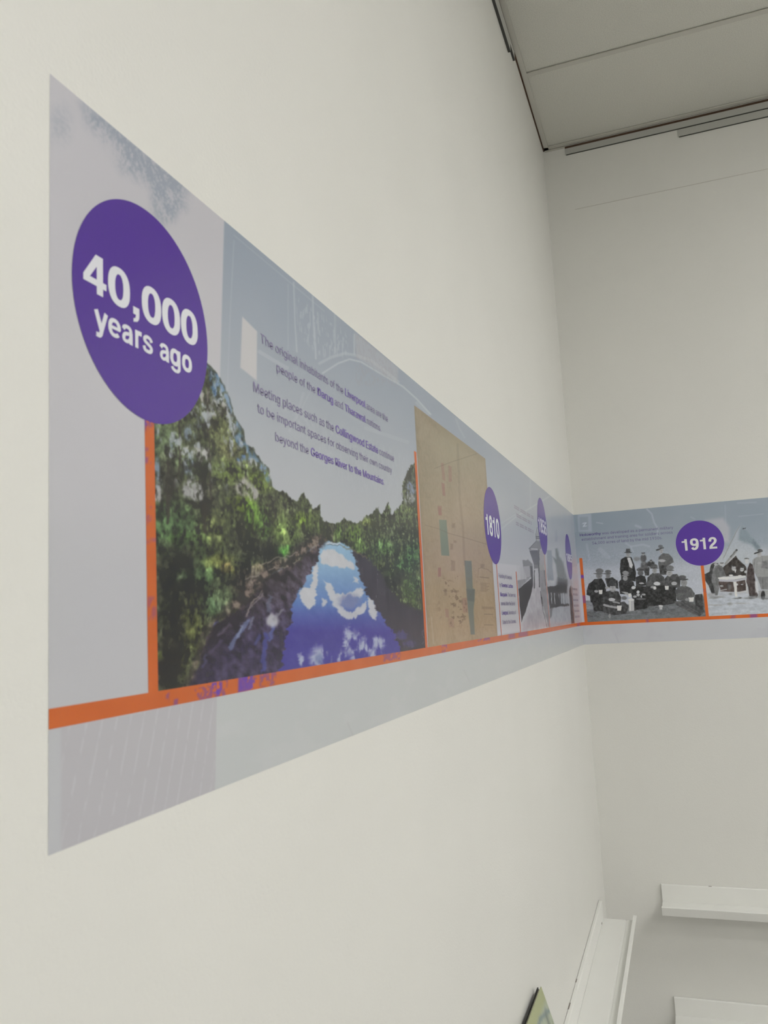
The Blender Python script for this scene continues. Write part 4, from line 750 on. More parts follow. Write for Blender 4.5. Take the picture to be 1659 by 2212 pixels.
# ---- orange base line and posts, with purple map traces overprinted
def orange_print(name, wall, a0, a1, z0, z1, nx, nz, parent, marks=(), top=None):
    a, z = grid(wall, a0, a1, z0, z1, nx, nz); p = Paint(wall, a, z, ORANGE)
    p.c += ((fbm(a * 30, z * 30, 2, 101) - .5) * 8)[..., None]
    for kind, data, al in marks:
        nmask = smooth(.42, .58, fbm(a * 220, z * 220, 3, 103 + int(data[0][0])))
        q = Paint(wall, a, z, (0, 0, 0)); q.poly(data, (1, 1, 1), 2.0)
        p.mix(q.c[..., 0] * (nmask if kind == 'n' else 1.0) * al, (98, 58, 158))
    return print_mesh(name, wall, a, z, H_BAND, p.c, parent)
C = crop(300, 1330, 2.765)
orange_print('orange_base_line', 'L', S_END, 0.0, Z_OB, Z_OT, 520, 14, mural_l, (
    ('n', C([(330, 440), (530, 380), (520, 480), (360, 505)]), .55), ('n', C([(430, 405), (495, 390), (495, 470), (430, 480)]), .95), ('f', C([(592, 365), (650, 355), (640, 450), (590, 460)]), .85), ('n', C([(600, 365), (720, 340), (680, 440), (600, 455)]), .9),
    ('n', C([(720, 350), (820, 330), (820, 410), (720, 430)]), .55), ('f', C([(208, 500), (232, 495), (228, 535), (205, 535)]), .6), ('n', C([(160, 460), (180, 455), (175, 520), (160, 520)]), .5), ('n', C([(1460, 225), (1560, 200), (1560, 260), (1460, 275)]), .5),
    ('n', [(954, 1385), (966, 1383), (966, 1410), (954, 1412)], .6), ('n', [(1030, 1375), (1060, 1370), (1060, 1384), (1030, 1386)], .6), ('f', [(1120, 1350), (1140, 1350), (1140, 1374), (1120, 1376)], .45), ('f', [(1098, 1360), (1112, 1358), (1112, 1378), (1098, 1380)], .45), ('f', [(1247, 1340), (1252, 1340), (1252, 1356), (1247, 1356)], .7)))
def post(wall, a0, a1, z0, z1, parent, marks=()):
    return orange_print('orange_post', wall, a0, a1, z0, z1, 8, 90, parent, marks)
post('L', 3.1305, 3.1170, Z_OT, ZM + 0.34, mural_l, (('n', [(310, 905), (335, 905), (335, 935), (310, 928)], .95), ('n', [(312, 965), (322, 965), (324, 1000), (312, 1000)], .6), ('f', [(315, 1166), (336, 1166), (336, 1171), (315, 1171)], .7), ('n', [(316, 1090), (336, 1100), (336, 1125), (316, 1130)], .4), ('n', [(318, 1290), (338, 1290), (338, 1340), (318, 1340)], .35)))
post('L', 2.3560, 2.3425, Z_OT, ZM + 0.4365, mural_l)
post('L', 1.7290, 1.7225, Z_OT, ZM + 0.28, mural_l)
post('L', 1.4790, 1.4690, Z_OT, ZM + 0.2600, mural_l)
post('L', 0.9480, 0.9400, Z_OT, ZM + 0.345, mural_l)
post('L', 0.2870, 0.2840, Z_OT, ZM + 0.28, mural_l)

# ---- year circles
def year(wall, c, zc, r, parent, lines, name='year_circle'):
    o = disc(name, wall, c, ZM + zc, r, H_DISC, PURPLE, parent)
    for txt, a0, a1, z0, hh in lines: bold_text('lettering', txt, wall, a0, a1, ZM + z0, hh, H_TXT, PALE, o)
    return o
year('L', 3.1234, 0.4200, 0.0962, mural_l, (('40,000', 3.2069, 3.0446, 0.4135, 0.0325), ('years ago', 3.1945, 3.0561, 0.3845, 0.0215)))
year('L', 1.7370, 0.3620, 0.0945, mural_l, (('1810', 1.8140, 1.6640, 0.3345, 0.0490),))
year('L', 0.9360, 0.4340, 0.0960, mural_l, (('1856', 1.0190, 0.8530, 0.4080, 0.0490),))
year('L', 0.2870, 0.3672, 0.0935, mural_l, (('1885', 0.3690, 0.1960, 0.3455, 0.0335),))

# ---- captions
GREY, INKP = (130, 121, 154), (116, 97, 166)
cap = lambda runs, a0, a1, z0, hh=.0105: caption('caption_line', 'L', runs, a0, a1, ZM + z0, hh, H_TXT, GREY, INKP, mural_l)
cap([('The original inhabitants of the ', 0), ('Liverpool', 1), (' area are the', 0)], 2.9160, 2.4890, .4593, .0108)
cap([('people of the ', 0), ('Darug', 1), (' and ', 0), ('Tharawal', 1), (' nations.', 0)], 2.8790, 2.5240, .4364)
cap([('Meeting places such as the ', 0), ('Collingwood Estate', 1), (' continue', 0)], 2.9370, 2.4690, .3980, .0112)
cap([('to be important spaces for observing their own country', 0)], 2.9280, 2.4830, .3764)
cap([('beyond the ', 0), ('Georges River to the Mountains', 1), ('.', 0)], 2.8885, 2.5230, .3523)
for (runs, a0, a1, z0) in (([('Founding of Liverpool', 0)], 1.7120, 1.5420, .2362), ([('by ', 0), ('Governor Lachlan', 1)], 1.7090, 1.5380, .2138), ([('Macquarie', 1), ('. The town was', 0)], 1.7080, 1.5070, .1906),
                           ([('named after the Earl of', 0)], 1.7070, 1.5230, .1682), ([('Liverpool', 1), (', Secretary of', 0)], 1.7030, 1.5220, .1453), ([('State for the Colonies.', 0)], 1.7030, 1.5280, .1223)):
    cap(runs, a0, a1, z0, .0100)
def Ln(x0, y0, x1, y1, hh):
    a0, z0 = L(x0, y0); a1, z1 = L(x1, y1); return (float(a0), float(a1), float(z0 + z1) / 2, hh)
unread_lines('caption_line', 'L', [Ln(1110, 1095, 1152, 1118, .013), Ln(1115, 1112, 1148, 1131, .013), Ln(1114, 1129, 1152, 1150, .013)], H_TXT, (152, 150, 160), mural_l, 3)
unread_lines('caption_line', 'L', [Ln(1205 + x0 / 10.05, 1140 + y / 10.05, min(1205 + x1 / 10.05, 1247 + k), 1140 + y / 10.05, .010) for k, (x0, x1, y) in enumerate(((325, 455, 1335), (328, 450, 1450), (330, 470, 1570), (345, 470, 1690), (360, 475, 1808), (372, 490, 1930)))], H_TXT, (142, 134, 144), mural_l, 5)

# ------------------------------------------------------------------ mural on the back wall
T_END = 3.6                               # runs on to the right, out of the photograph
mural_b = tag(empty('wall_mural', (T_END / 2, 0, ZM)), 'printed timeline mural strip with 1912 circle on the back wall right of the corner', 'mural')
def bg_back(p):
    t = smooth(.20, .95, (p.z - ZM) / .57)[..., None]
    p.c = np.array([168, 172, 180]) * (1 - t) + np.array([130, 141, 151]) * t
    p.c += (fbm(p.a * 4, p.z * 6, 4, 111) - .5)[..., None] * np.array([16, 12, 12])
    C = crop(1220, 1060, 3.779)
    W_ = (172, 178, 186)
    p.poly(C([(105, 192), (215, 188), (222, 335), (112, 335)]), (158, 166, 176), 2, .6); p.poly(C([(120, 215), (190, 212), (192, 320), (122, 322)]), (134, 143, 153), 1.5, .8)
    p.line(C([(145, 268), (175, 262), (150, 292), (178, 288)]), 1.6, (182, 188, 194), .7, .9)
    for pts, wd, al in ((C([(670, 150), (710, 190), (730, 260), (760, 310), (755, 360)]), 3.0, .5), (C([(500, 430), (540, 455), (640, 440), (690, 455)]), 4, .35), (C([(560, 500), (540, 460)]), 3, .4), (C([(260, 260), (310, 268)]), 2, .5), (C([(180, 440), (200, 560)]), 5, .25), (C([(290, 480), (350, 540)]), 10, .25), (C([(580, 285), (620, 300)]), 5, .35), (C([(1030, 215), (1060, 230)]), 3, .3), (C([(1310, 120), (1315, 300)]), 3, .2), (C([(1410, 100), (1560, 95)]), 3, .25), (C([(1420, 210), (1620, 190)]), 2, .25), (C([(60, 210), (80, 330)]), 8, .2)):
        p.line(pts, wd, W_, 1.3, al)
    p.poly(C([(1150, 240), (1290, 222), (1345, 300), (1345, 420), (1280, 420), (1250, 300)]), (166, 166, 172), 6, .8)
    p.poly([(1236, 1225), (1252, 1215), (1263, 1350), (1240, 1356)], (180, 176, 183), 1.5, .85)
    belt = smooth(Z_OB + .001, Z_OB - .001, p.z)
    p.mix(belt, (172, 174, 177)); p.mix(belt * smooth(.5, .7, fbm(p.a * 14, p.z * 20, 3, 113)) * .3, (162, 162, 168))
    p.line(C([(415, 1175), (440, 1240)]), 3, (160, 160, 166), 1.5, .5)
    return p
a, z = grid('B', 0.0, 0.95, ZM, Z_TOP, 300, 200)
print_mesh('background_print', 'B', a, z, H_BG, bg_back(Paint('B', a, z, (0, 0, 0))).c, mural_b)
a, z = grid('B', 0.95, T_END, ZM, Z_TOP, 60, 40)
print_mesh('background_print', 'B', a, z, H_BG, bg_back(Paint('B', a, z, (0, 0, 0))).c, mural_b)

# ---- group photograph: men with hats and enamel mugs sitting on the ground
T0, T1 = 0.0232, 0.5060
a, z = grid('B', T0, T1, Z_OT, ZM + 0.420, 360, 240)
p = bg_back(Paint('B', a, z, (0, 0, 0)))
C = crop(1240, 1160, 5.53)
def E_(x, y, rx, ry, g, soft=.18, al=1.0):
    (cx, cy), = C([(x, y)]); col = g if isinstance(g, tuple) else (g, g + 1, g + 3); p.ell(cx, cy, rx / 5.53, ry / 5.53, col, soft, al)
def P_(pts, g, soft=.7, al=1.0): p.poly(C(pts), g if isinstance(g, tuple) else (g, g + 1, g + 2), soft, al)
def L_(pts, wd, g, al=1.0): p.line(C(pts), wd / 5.53, (g, g + 1, g + 3), .5, al)
P_([(60, 380), (1560, 300), (1640, 1000), (100, 1060)], (174, 178, 186), 14, .75)
P_([(100, 470), (1560, 430), (1560, 520), (100, 560)], (164, 169, 176), 5, .6)
p.rough(.8, 90, 121)
P_([(100, 760), (260, 770), (600, 800), (900, 830), (1200, 780), (1540, 690), (1640, 960), (120, 1060)], (96, 99, 102), 2, 1)
P_([(100, 770), (240, 765), (260, 860), (110, 900)], (134, 138, 144), 4, .8)
p.c += ((fbm(a * 70, z * 160, 3, 123) - .5) * 60 * smooth(1300, 1312, p.y))[..., None]
P_([(140, 960), (800, 930), (1300, 900), (1500, 930), (1560, 960), (150, 1030)], (108, 112, 114), 4, .5)
# people in the distance
E_(750, 262, 38, 24, 116, .4, .8); E_(830, 255, 36, 48, 78, .3); E_(826, 206, 13, 15, 134); E_(826, 190, 26, 7, 66); E_(842, 345, 46, 50, 80, .3); E_(834, 314, 20, 22, 104); E_(918, 322, 46, 34, 56, .3); E_(920, 288, 14, 16, 116); E_(920, 276, 18, 6, 60)
P_([(830, 380), (900, 360), (900, 460), (850, 460)], 60)
# standing man in a dark suit
P_([(556, 272), (610, 236), (684, 240), (720, 330), (742, 430), (735, 530), (565, 510), (550, 380)], 40); P_([(633, 248), (672, 248), (702, 330), (690, 376), (664, 360)], 186); E_(648, 212, 25, 32, 146); E_(646, 186, 46, 8, 70); P_([(616, 180), (620, 140), (668, 140), (674, 180)], 66)
# standing man in shirt and slouch hat
P_([(1012, 240), (1060, 192), (1130, 200), (1180, 252), (1188, 302), (1130, 340), (1100, 440), (1030, 440), (1005, 330)], 88); P_([(1018, 338), (1110, 338), (1105, 450), (1030, 450)], 54); E_(1050, 283, 44, 16, 160); E_(1042, 166, 22, 32, 158); L_([(985, 158), (1062, 128)], 18, 60); E_(1032, 112, 28, 18, 70)
# middle row
P_([(370, 492), (460, 482), (520, 522), (530, 620), (400, 600)], 50); E_(405, 460, 28, 32, 116); E_(400, 437, 50, 9, 84); E_(406, 412, 36, 20, 90)
P_([(530, 540), (570, 500), (650, 492), (712, 540), (735, 630), (700, 690), (550, 680)], 42); E_(611, 492, 29, 30, 146); E_(615, 460, 46, 9, 124); E_(616, 430, 38, 25, 130)
P_([(738, 482), (800, 452), (850, 470), (872, 580), (740, 600)], 46); E_(794, 432, 35, 28, 88); E_(796, 390, 46, 26, 92); L_([(752, 392), (842, 392)], 10, 60)
P_([(880, 482), (940, 432), (1020, 432), (1076, 482), (1085, 580), (1000, 610), (860, 590)], 68); E_(962, 402, 30, 36, 146); E_(952, 352, 46, 27, 78); E_(958, 372, 52, 8, 66)
P_([(1080, 502), (1130, 452), (1230, 442), (1272, 502), (1264, 600), (1180, 620), (1080, 590)], 62); E_(1138, 432, 35, 40, 154); E_(1140, 397, 56, 10, 92); E_(1146, 366, 46, 26, 104)
P_([(715, 590), (860, 590), (1080, 580), (1215, 600), (1225, 790), (900, 840), (720, 880), (690, 700)], 38)
E_(806, 554, 30, 10, 166); E_(990, 556, 42, 23, 190); E_(940, 600, 28, 14, 140); E_(966, 608, 18, 20, 196); E_(1196, 556, 36, 22, 160); P_([(1084, 584), (1130, 584), (1126, 630), (1090, 630)], 206)
# man on the left with a mug
P_([(150, 640), (176, 560), (250, 502), (330, 492), (372, 560), (384, 640), (360, 720), (335, 800), (200, 780), (190, 705), (150, 690)], 42); P_([(215, 770), (360, 770), (370, 880), (240, 890)], 48); E_(300, 462, 35, 34, 116); E_(294, 437, 62, 9, 98); E_(306, 406, 46, 29, 102); E_(266, 650, 24, 15, 152); P_([(294, 632), (342, 632), (336, 682), (300, 682)], 210); E_(395, 605, 22, 16, 150)
P_([(560, 650), (640, 660), (660, 690), (640, 700)], 150); P_([(648, 672), (684, 672), (680, 716), (654, 716)], 206); E_(712, 604, 26, 18, 190)
# food boxes and billy can between them
E_(800, 800, 78, 62, 30); E_(765, 656, 19, 17, 190); E_(766, 690, 22, 18, 160); E_(726, 712, 22, 14, 158); E_(832, 688, 24, 12, 150); E_(804, 712, 9, 16, 168); E_(800, 740, 60, 12, 92)
P_([(648, 750), (718, 750), (720, 880), (660, 888)], 168); E_(683, 750, 36, 16, 196); L_([(668, 770), (672, 870)], 12, 206); P_([(1012, 820), (1060, 820), (1052, 868), (1022, 868)], 168); E_(1036, 822, 25, 8, 196)
L_([(880, 834), (1010, 826)], 6, 140, .7)
# seated man in front, left
P_([(342, 700), (382, 652), (450, 636), (530, 650), (562, 720), (556, 800), (450, 812), (346, 800)], 56); P_([(330, 842), (450, 800), (600, 770), (655, 830), (625, 912), (480, 936), (360, 905)], 60); E_(462, 612, 38, 46, 158); E_(462, 577, 50, 10, 58); E_(462, 545, 43, 32, 64); L_([(360, 812), (430, 830), (510, 842)], 26, 150); E_(452, 748, 42, 20, 178); L_([(470, 772), (540, 790)], 20, 140); P_([(512, 820), (570, 820), (562, 878), (518, 878)], 212); E_(426, 946, 15, 26, 136); L_([(430, 640), (520, 650)], 6, 90, .6)
E_(600, 730, 34, 20, 96, .4)
# seated man in front, right
P_([(1440, 690), (1530, 678), (1555, 900), (1450, 830)], 52); P_([(1206, 642), (1250, 592), (1330, 580), (1400, 612), (1442, 672), (1434, 732), (1350, 770), (1230, 750)], 80); P_([(1200, 770), (1350, 760), (1480, 830), (1556, 900), (1500, 948), (1400, 905), (1220, 812)], 70); E_(1312, 548, 38, 45, 132); E_(1302, 507, 62, 12, 66); E_(1296, 480, 44, 22, 80); P_([(1366, 722), (1434, 720), (1424, 774), (1376, 774)], 214); E_(1350, 748, 26, 18, 130); L_([(1250, 760), (1480, 900)], 10, 96, .6)
# faces: a darker eye line and moustache shade, collars
for x, y in ((300, 455), (405, 455), (611, 485), (794, 428), (962, 395), (1138, 425), (462, 602), (1312, 540), (648, 206), (1042, 162)):
    E_(x, y - 2, 20, 4, 84, .5, .6); E_(x + 2, y + 18, 12, 4, 90, .5, .6)
dkm = smooth(110, 60, p.c.mean(-1))
p.c += (dkm * np.clip((fbm(a * 110, z * 90, 3, 127) - .47) * 80, -8, 20))[..., None]
p.c += ((fbm(a * 320, z * 320, 2, 125) - .5) * 22 * smooth(1170, 1200, p.y))[..., None]
top = smooth(1165, 1205, p.y - (p.x - 1250) * -.06)
bgc = bg_back(Paint('B', a, z, (0, 0, 0))).c
p.c = p.c * np.maximum(top, 0)[..., None] + bgc * (1 - top)[..., None]
print_mesh('soldiers_photograph', 'B', a, z, H_PIC, np.clip(p.c, 20, 235), mural_b)

# ---- camp photograph: bell tent, men round a table
a, z = grid('B', 0.5170, 0.95, Z_OT, ZM + 0.505, 260, 260)
p = bg_back(Paint('B', a, z, (0, 0, 0)))
bgc = p.c.copy()
C = crop(1500, 1100, 8.849)
def E_(x, y, rx, ry, g, soft=.18, al=1.0):
    (cx, cy), = C([(x, y)]); p.ell(cx, cy, rx / 8.849, ry / 8.849, g if isinstance(g, tuple) else (g, g + 1, g + 2), soft, al)
def P_(pts, g, soft=.7, al=1.0): p.poly(C(pts), g if isinstance(g, tuple) else (g, g + 1, g + 2), soft, al)
def L_(pts, wd, g, al=1.0, so=.6): p.line(C(pts), wd / 8.849, (g, g + 1, g + 2), so, al)
P_([(200, 800), (2200, 700), (2200, 2100), (200, 2100)], (168, 172, 177), 14, .8)
p.rough(.7, 70, 131)
P_([(895, 262), (1000, 380), (1270, 760), (1407, 900), (1000, 1150), (560, 1050), (540, 1000), (700, 640), (800, 420)], (166, 172, 177), 4.0, .7)
P_([(905, 290), (1010, 400), (1250, 720), (1180, 780), (1100, 680), (960, 640), (840, 580), (860, 420)], (118, 131, 140), 5.0, .85)
P_([(1120, 560), (1260, 740), (1200, 780), (1100, 640)], (104, 116, 124), 3.0, .7)
L_([(870, 300), (700, 630), (560, 930)], 14, 128, .8); L_([(700, 640), (540, 960)], 8, 140, .6)
E_(952, 367, 28, 9, 46); L_([(930, 378), (980, 352)], 12, 50, .8)
P_([(795, 888), (832, 955), (955, 1062), (995, 1120), (995, 1290), (545, 1290), (545, 1110), (665, 1010)], (50, 46, 44), .8)
L_([(800, 790), (740, 870), (600, 1040)], 46, 138); L_([(805, 775), (745, 850), (690, 910)], 24, 84, .9); L_([(790, 870), (640, 1020)], 14, 176, .9)
E_(810, 780, 20, 16, 60)
# men at the left
P_([(192, 1240), (290, 1192), (312, 1062), (360, 1028), (400, 1035), (352, 1180), (332, 1350), (405, 1610), (330, 1610), (262, 1450), (200, 1350)], 54)
P_([(350, 1180), (402, 1080), (470, 1055), (540, 1100), (605, 1285), (560, 1335), (470, 1305), (470, 1400), (470, 1520), (440, 1650), (395, 1655), (372, 1500), (330, 1360)], 100)
P_([(440, 1110), (540, 1120), (600, 1290), (540, 1300)], 84, 2, .6); E_(410, 1040, 52, 16, 70); E_(520, 1050, 44, 34, 170, .2); E_(525, 1028, 40, 12, 92); E_(405, 1052, 26, 22, 160)
L_([(470, 1380), (385, 1530)], 20, 120, .5); E_(490, 1660, 55, 14, 170)
P_([(210, 1380), (262, 1460), (300, 1580), (240, 1600), (205, 1480)], 182, 1, .9); E_(330, 1640, 70, 40, 150, .5, .7)
# men under the flap
E_(750, 1128, 42, 52, 168); P_([(770, 1160), (800, 1150), (785, 1225), (768, 1200)], 196); L_([(715, 1125), (785, 1130)], 10, 90, .8); E_(735, 1085, 45, 16, 60)
E_(908, 1150, 36, 44, 172); E_(920, 1110, 40, 14, 60); E_(978, 1196, 26, 26, 166); L_([(880, 1148), (935, 1155)], 9, 92, .8); P_([(660, 1200), (760, 1220), (760, 1290), (650, 1290)], 44)
# trestle table
P_([(460, 1385), (975, 1350), (1000, 1560), (820, 1580), (500, 1570)], (70, 60, 57), 1.0)
E_(520, 1465, 34, 18, 150); E_(660, 1470, 40, 60, 90, .5, .7); L_([(485, 1556), (615, 1532)], 18, 158); E_(910, 1440, 25, 10, 140); E_(815, 1440, 18, 22, 180)
P_([(448, 1310), (560, 1288), (980, 1266), (995, 1300), (770, 1350), (470, 1345)], 196); P_([(470, 1345), (770, 1350), (985, 1308), (985, 1350), (770, 1392), (472, 1382)], (168, 168, 174)); L_([(770, 1350), (985, 1306)], 12, 120, .6)
E_(700, 1265, 40, 14, 206); E_(870, 1270, 36, 12, 200); E_(500, 1322, 50, 14, 208)
P_([(742, 1388), (802, 1388), (822, 1672), (776, 1672)], 202); P_([(972, 1345), (1002, 1340), (1022, 1618), (994, 1618)], 172); L_([(815, 1606), (1000, 1562)], 26, 178)
# man in a dark coat and the soldier at the right
E_(1002, 1000, 36, 46, 182); E_(1000, 945, 46, 16, 82); E_(1000, 962, 38, 12, 178)
P_([(1010, 1150), (1060, 1020), (1122, 1062), (1142, 1200), (1164, 1350), (1164, 1500), (1220, 1640), (1200, 1690), (1050, 1660), (1030, 1500), (995, 1390)], (58, 50, 50))
P_([(1150, 1380), (1210, 1380), (1230, 1600), (1170, 1590)], 190, 2, .8)
P_([(1110, 965), (1170, 922), (1260, 890), (1400, 888), (1480, 930), (1560, 1240), (1450, 1290), (1200, 1300), (1150, 1210), (1112, 1060)], 138); P_([(1300, 1000), (1407, 980), (1407, 1140), (1280, 1120)], 96, 2, .8); L_([(1150, 960), (1140, 1200)], 12, 90, .7); L_([(1200, 980), (1190, 1280)], 10, 110, .6); E_(1240, 1030, 40, 24, 160, .4, .6); L_([(1290, 900), (1350, 1280)], 8, 104, .5)
P_([(1196, 1292), (1480, 1290), (1480, 1530), (1280, 1534), (1240, 1410)], 116); L_([(1300, 1300), (1310, 1520)], 14, 84, .6); P_([(1226, 1562), (1480, 1540), (1470, 1690), (1236, 1710)], 146); E_(1312, 1650, 40, 92, 46); E_(1450, 1650, 30, 80, 60)
E_(1242, 862, 42, 52, 158); L_([(1152, 848), (1292, 800)], 30, 60); E_(1252, 786, 46, 28, 74); L_([(1215, 855), (1260, 850)], 10, 100, .6)
# trampled ground
P_([(240, 1690), (700, 1660), (1230, 1700), (2200, 1680), (2200, 2100), (240, 2100)], (170, 176, 183), 8, .75)
for x, y, rx, ry, g in ((820, 1705, 90, 14, 90), (1060, 1700, 110, 16, 84), (1130, 1670, 90, 26, 100), (870, 1690, 40, 14, 60), (690, 1620, 30, 20, 110), (360, 1700, 90, 16, 120), (440, 1680, 120, 12, 110), (1360, 1710, 80, 14, 90), (680, 1810, 50, 30, 132), (400, 1830, 160, 16, 146), (900, 1800, 130, 12, 150)): E_(x, y, rx, ry, g, .6, .7)
dkm = smooth(150, 80, p.c.mean(-1))
p.c += (dkm * np.clip((fbm(a * 110, z * 80, 3, 137) - .47) * 80, -10, 20))[..., None]
p.c += ((fbm(a * 60, z * 140, 3, 133) - .5) * 40 * smooth(1270, 1290, p.y))[..., None] + ((fbm(a * 260, z * 260, 2, 135) - .5) * 14 * smooth(1140, 1180, p.y))[..., None]
tp = smooth(1122, 1150, p.y)[..., None]
p.c = p.c * tp + bgc * (1 - tp)
print_mesh('camp_photograph', 'B', a, z, H_PIC, np.clip(p.c, 22, 235), mural_b)
a, z = grid('B', 0.95, T_END, Z_OT, ZM + 0.44, 120, 80)
p = Paint('B', a, z, (150, 154, 158)); p.c += ((fbm(a * 6, z * 8, 4, 141) - .5) * 90)[..., None]
print_mesh('camp_photograph', 'B', a, z, H_PIC, np.clip(p.c, 30, 200), mural_b)

orange_print('orange_base_line', 'B', 0.0, T_END, Z_OB, Z_OT, 520, 10, mural_b, (('f', [(1396, 1335), (1401, 1335), (1401, 1352), (1396, 1352)], .45), ('f', [(1581, 1325), (1586, 1325), (1586, 1345), (1581, 1345)], .75), ('f', [(1620, 1322), (1637, 1322), (1637, 1342), (1620, 1342)], .6), ('f', [(1240, 1340), (1251, 1340), (1251, 1362), (1240, 1362)], .5)))
post('B', 0.0108, 0.0232, Z_OT, ZM + 0.376, mural_b, (('f', [(1250, 1242), (1266, 1242), (1266, 1249), (1250, 1249)], .9), ('f', [(1255, 1286), (1270, 1286), (1270, 1303), (1255, 1303)], .55)))
post('B', 0.5058, 0.5178, Z_OT, ZM + 0.32, mural_b, (('n', [(1515, 1270), (1528, 1270), (1528, 1280), (1515, 1280)], .4),))
year('B', 0.5115, 0.4030, 0.0952, mural_b, (('1912', 0.4400, 0.5785, 0.3752, 0.0485),))
GREYB, INKB = (102, 96, 130), (84, 73, 122)
capb = lambda runs, a0, a1, z0: caption('caption_line', 'B', runs, a0, a1, ZM + z0, .0118, H_TXT, GREYB, INKB, mural_b)
capb([('Holsworthy', 1), (' was developed as a permanent military', 0)], 0.0198, 0.4120, .4720)
capb([('establishment and training area for soldiers across', 0)], 0.0264, 0.4080, .4520)
capb([('54,000 acres of land by the mid 1930s.', 0)], 0.0704, 0.3640, .4320)

# ------------------------------------------------------------------ white picture ledges
def profile_obj(name, prof, wall, a0, a1, parent, material='ledge', bev=0.0012):
    """extrude a profile (distance from wall, height) along the wall between a0 and a1."""
    n_ = len(prof); vs = []
    for a_ in (a0, a1):
        for d, z_ in prof: vs.append((d, -a_, z_) if wall == 'L' else (a_, -d, z_))
    fs = [tuple(range(n_)), tuple(range(2 * n_ - 1, n_ - 1, -1))] + [(i, (i + 1) % n_, n_ + (i + 1) % n_, n_ + i) for i in range(n_)]
    o = mesh_obj(name, vs, fs, material, parent)
    import bmesh
    bm = bmesh.new(); bm.from_mesh(o.data); bmesh.ops.recalc_face_normals(bm, faces=bm.faces); bm.to_mesh(o.data); bm.free()
    md = o.modifiers.new('bevel', 'BEVEL'); md.width = bev; md.segments = 2
    return o
def ledge(wall, a0, a1, ztop, label, depth=0.140):
    zt = ztop
    t = empty('picture_ledge', (0.0, -(a0 + a1) / 2, zt - 0.085) if wall == 'L' else ((a0 + a1) / 2, 0, zt - 0.085))
    tag(t, label, 'shelf', 'white picture ledges')
    profile_obj('back_plate', [(0.001, zt - .075), (0.013, zt - .075), (0.013, zt - .002), (0.011, zt), (0.001, zt)], wall, a0, a1, t)
    # tray with a groove near its front
    profile_obj('tray', [(0.013, zt - .080), (0.127, zt - .080), (0.127, zt - .067), (0.104, zt - .067), (0.102, zt - .0695), (0.098, zt - .0695), (0.096, zt - .067), (0.013, zt - .067)], wall, a0, a1, t)
    profile_obj('front_lip', [(0.120, zt - .083), (depth - .010, zt - .083), (depth, zt - .050), (depth - .001, zt - .048), (0.127, zt - .048), (0.127, zt - .0805), (0.120, zt - .0805)], wall, a0, a1, t)
    return t
l1 = ledge('L', 0.226, 2.90, ZM - 0.9855, 'white picture ledge running along the left wall below the mural')
l2 = ledge('B', 0.230, 1.43, ZM - 0.978, 'upper white picture ledge on the back wall')
l3 = ledge('B', 0.240, 1.44, ZM - 1.410, 'lower white picture ledge on the back wall at the bottom edge')
# worn spots on the ledges
zt = ZM - 0.9855
box('scuff', 0.0, 0.0035, -1.165, -1.125, zt, zt + 0.0006, 'ledge_mark', l1)
box('scuff', 0.0, 0.0030, -0.985, -0.960, zt, zt + 0.0005, 'ledge_mark', l1)
box('scuff', 0.0128, 0.0136, -0.300, -0.288, zt - 0.066, zt - 0.060, 'ledge_mark', l1)
box('scuff', 0.412, 0.424, -0.0105, -0.005, ZM - 0.9785, ZM - 0.9776, 'ledge_mark', l2)

# ------------------------------------------------------------------ book leaning on the left ledge
bk_y1, bk_y0 = -1.631, -1.890             # far and near edge
zb = ZM - 0.9855 - 0.067 + 0.0035         # stands on the tray
xt, xb, zt2 = 0.0175, 0.114, ZM - 0.7340   # cover plane: top edge by the wall, foot at the front of the tray
dvec = np.array([xt - xb, 0, zt2 - zb]); Hb = np.linalg.norm(dvec); dvec /= Hb
nvec = np.array([dvec[2], 0, -dvec[0]])   # out of the cover
book = tag(empty('picture_book', (xb, (bk_y0 + bk_y1) / 2, zb)), 'pale green picture book leaning back on the left ledge, cut off by the bottom edge', 'book')
def slab(name, t0, t1, y0, y1, h0, h1, material):
    vs = []
    for h_ in (h0, h1):
        for y in (y0, y1):
            for t_ in (t0, t1): vs.append(np.array([xb, y, zb]) + dvec * h_ - nvec * t_)
    f = [(0, 2, 3, 1), (4, 5, 7, 6), (0, 1, 5, 4), (1, 3, 7, 5), (3, 2, 6, 7), (2, 0, 4, 6)]
    return mesh_obj(name, vs, f, material, book)
slab('page_block', 0.002, 0.008, bk_y0 + .004, bk_y1 - .004, 0.004, Hb - .004, 'pages')
slab('back_cover', 0.008, 0.0105, bk_y0, bk_y1, 0.003, Hb, 'bookback')
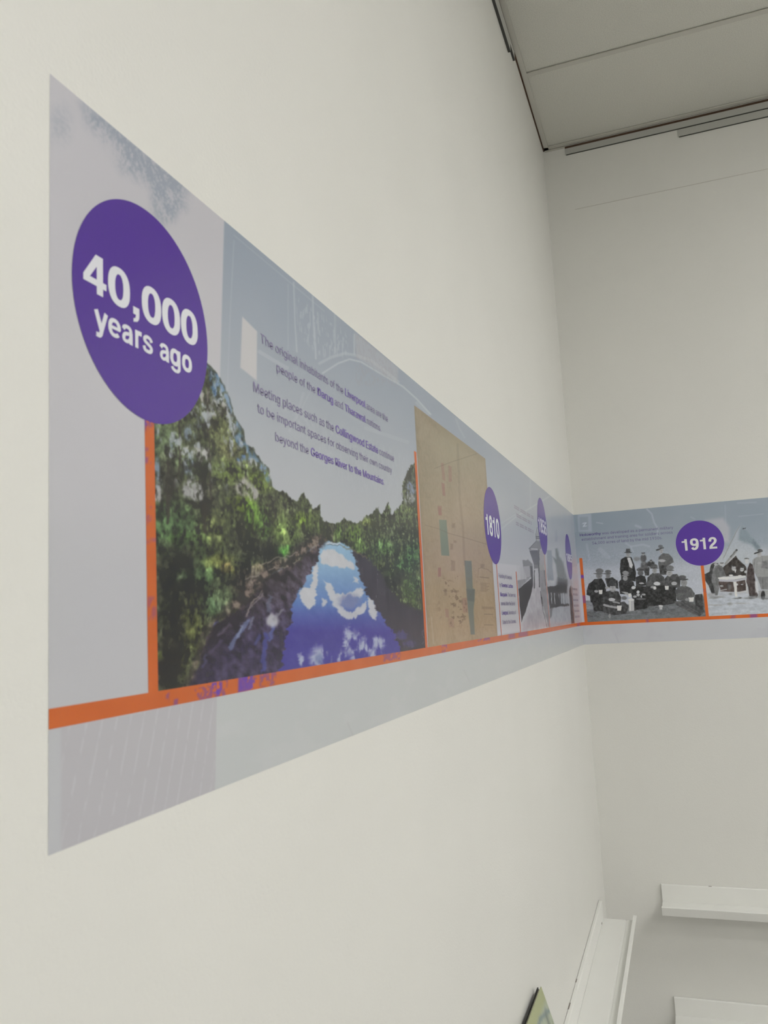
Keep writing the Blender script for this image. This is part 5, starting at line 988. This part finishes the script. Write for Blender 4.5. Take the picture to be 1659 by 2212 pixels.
# front cover with a printed landscape: pale green wash, blue grey trees
ny, nh = 90, 110
U, V = np.meshgrid(np.linspace(0, 1, ny), np.linspace(0, 1, nh))           # 0 = far edge / foot
pts = np.array([xb, 0, zb]) + dvec * (V[..., None] * Hb); pts[..., 1] = bk_y1 + (bk_y0 - bk_y1) * U
c = np.zeros(U.shape + (3,)) + np.array((160, 168, 146))
n1 = fbm(U * 9, V * 5, 4, 151); n2 = fbm(U * 26, V * 7, 3, 153)
def mixc(mk, col):
    global c
    mk = np.clip(mk, 0, 1)[..., None]; c = c * (1 - mk) + np.array(col, float) * mk
mixc(smooth(.88, .94, V) * .9, (160, 164, 120))
mixc(np.exp(-((V - .86 - .05 * U + (n1 - .5) * .08) / .018) ** 2) * .75, (112, 128, 128))
mixc(np.exp(-((U - .13 - (1 - V) * .12 - (n1 - .5) * .12) / .05) ** 2) * smooth(.9, .84, V) * .85, (108, 116, 110))
mixc(smooth(.52, .7, n2) * smooth(.86, .8, V) * .5, (126, 138, 116))
mixc(smooth(.50, .66, fbm(U * 14, V * 12, 3, 157)) * smooth(.72, .58, V) * .7, (132, 120, 72))
mixc(smooth(.03, .0, U) * .3, (190, 192, 160))
v = (pts - origin_of(book)).reshape(-1, 3); i = np.arange(nh * ny).reshape(nh, ny)
front = np.stack([i[:-1, :-1], i[:-1, 1:], i[1:, 1:], i[1:, :-1]], -1).reshape(-1, 4)
nb = len(v); back = v - nvec * 0.002
ring = list(i[0, :]) + list(i[1:, -1]) + list(i[-1, -2::-1]) + list(i[-2:0:-1, 0])
fs = [tuple(int(k) for k in q) for q in front] + [(int(ring[k]), int(ring[(k + 1) % len(ring)]), int(ring[(k + 1) % len(ring)]) + nb, int(ring[k]) + nb) for k in range(len(ring))]
me = bpy.data.meshes.new('front_cover'); me.from_pydata([tuple(q) for q in np.vstack([v, back])], [], fs); me.update()
at = me.color_attributes.new('ink', 'FLOAT_COLOR', 'POINT'); lin = ink(np.vstack([c.reshape(-1, 3)] * 2))
at.data.foreach_set('color', np.concatenate([lin, np.ones((len(lin), 1))], 1).astype(np.float32).ravel())
link('front_cover', me, 'print', book)
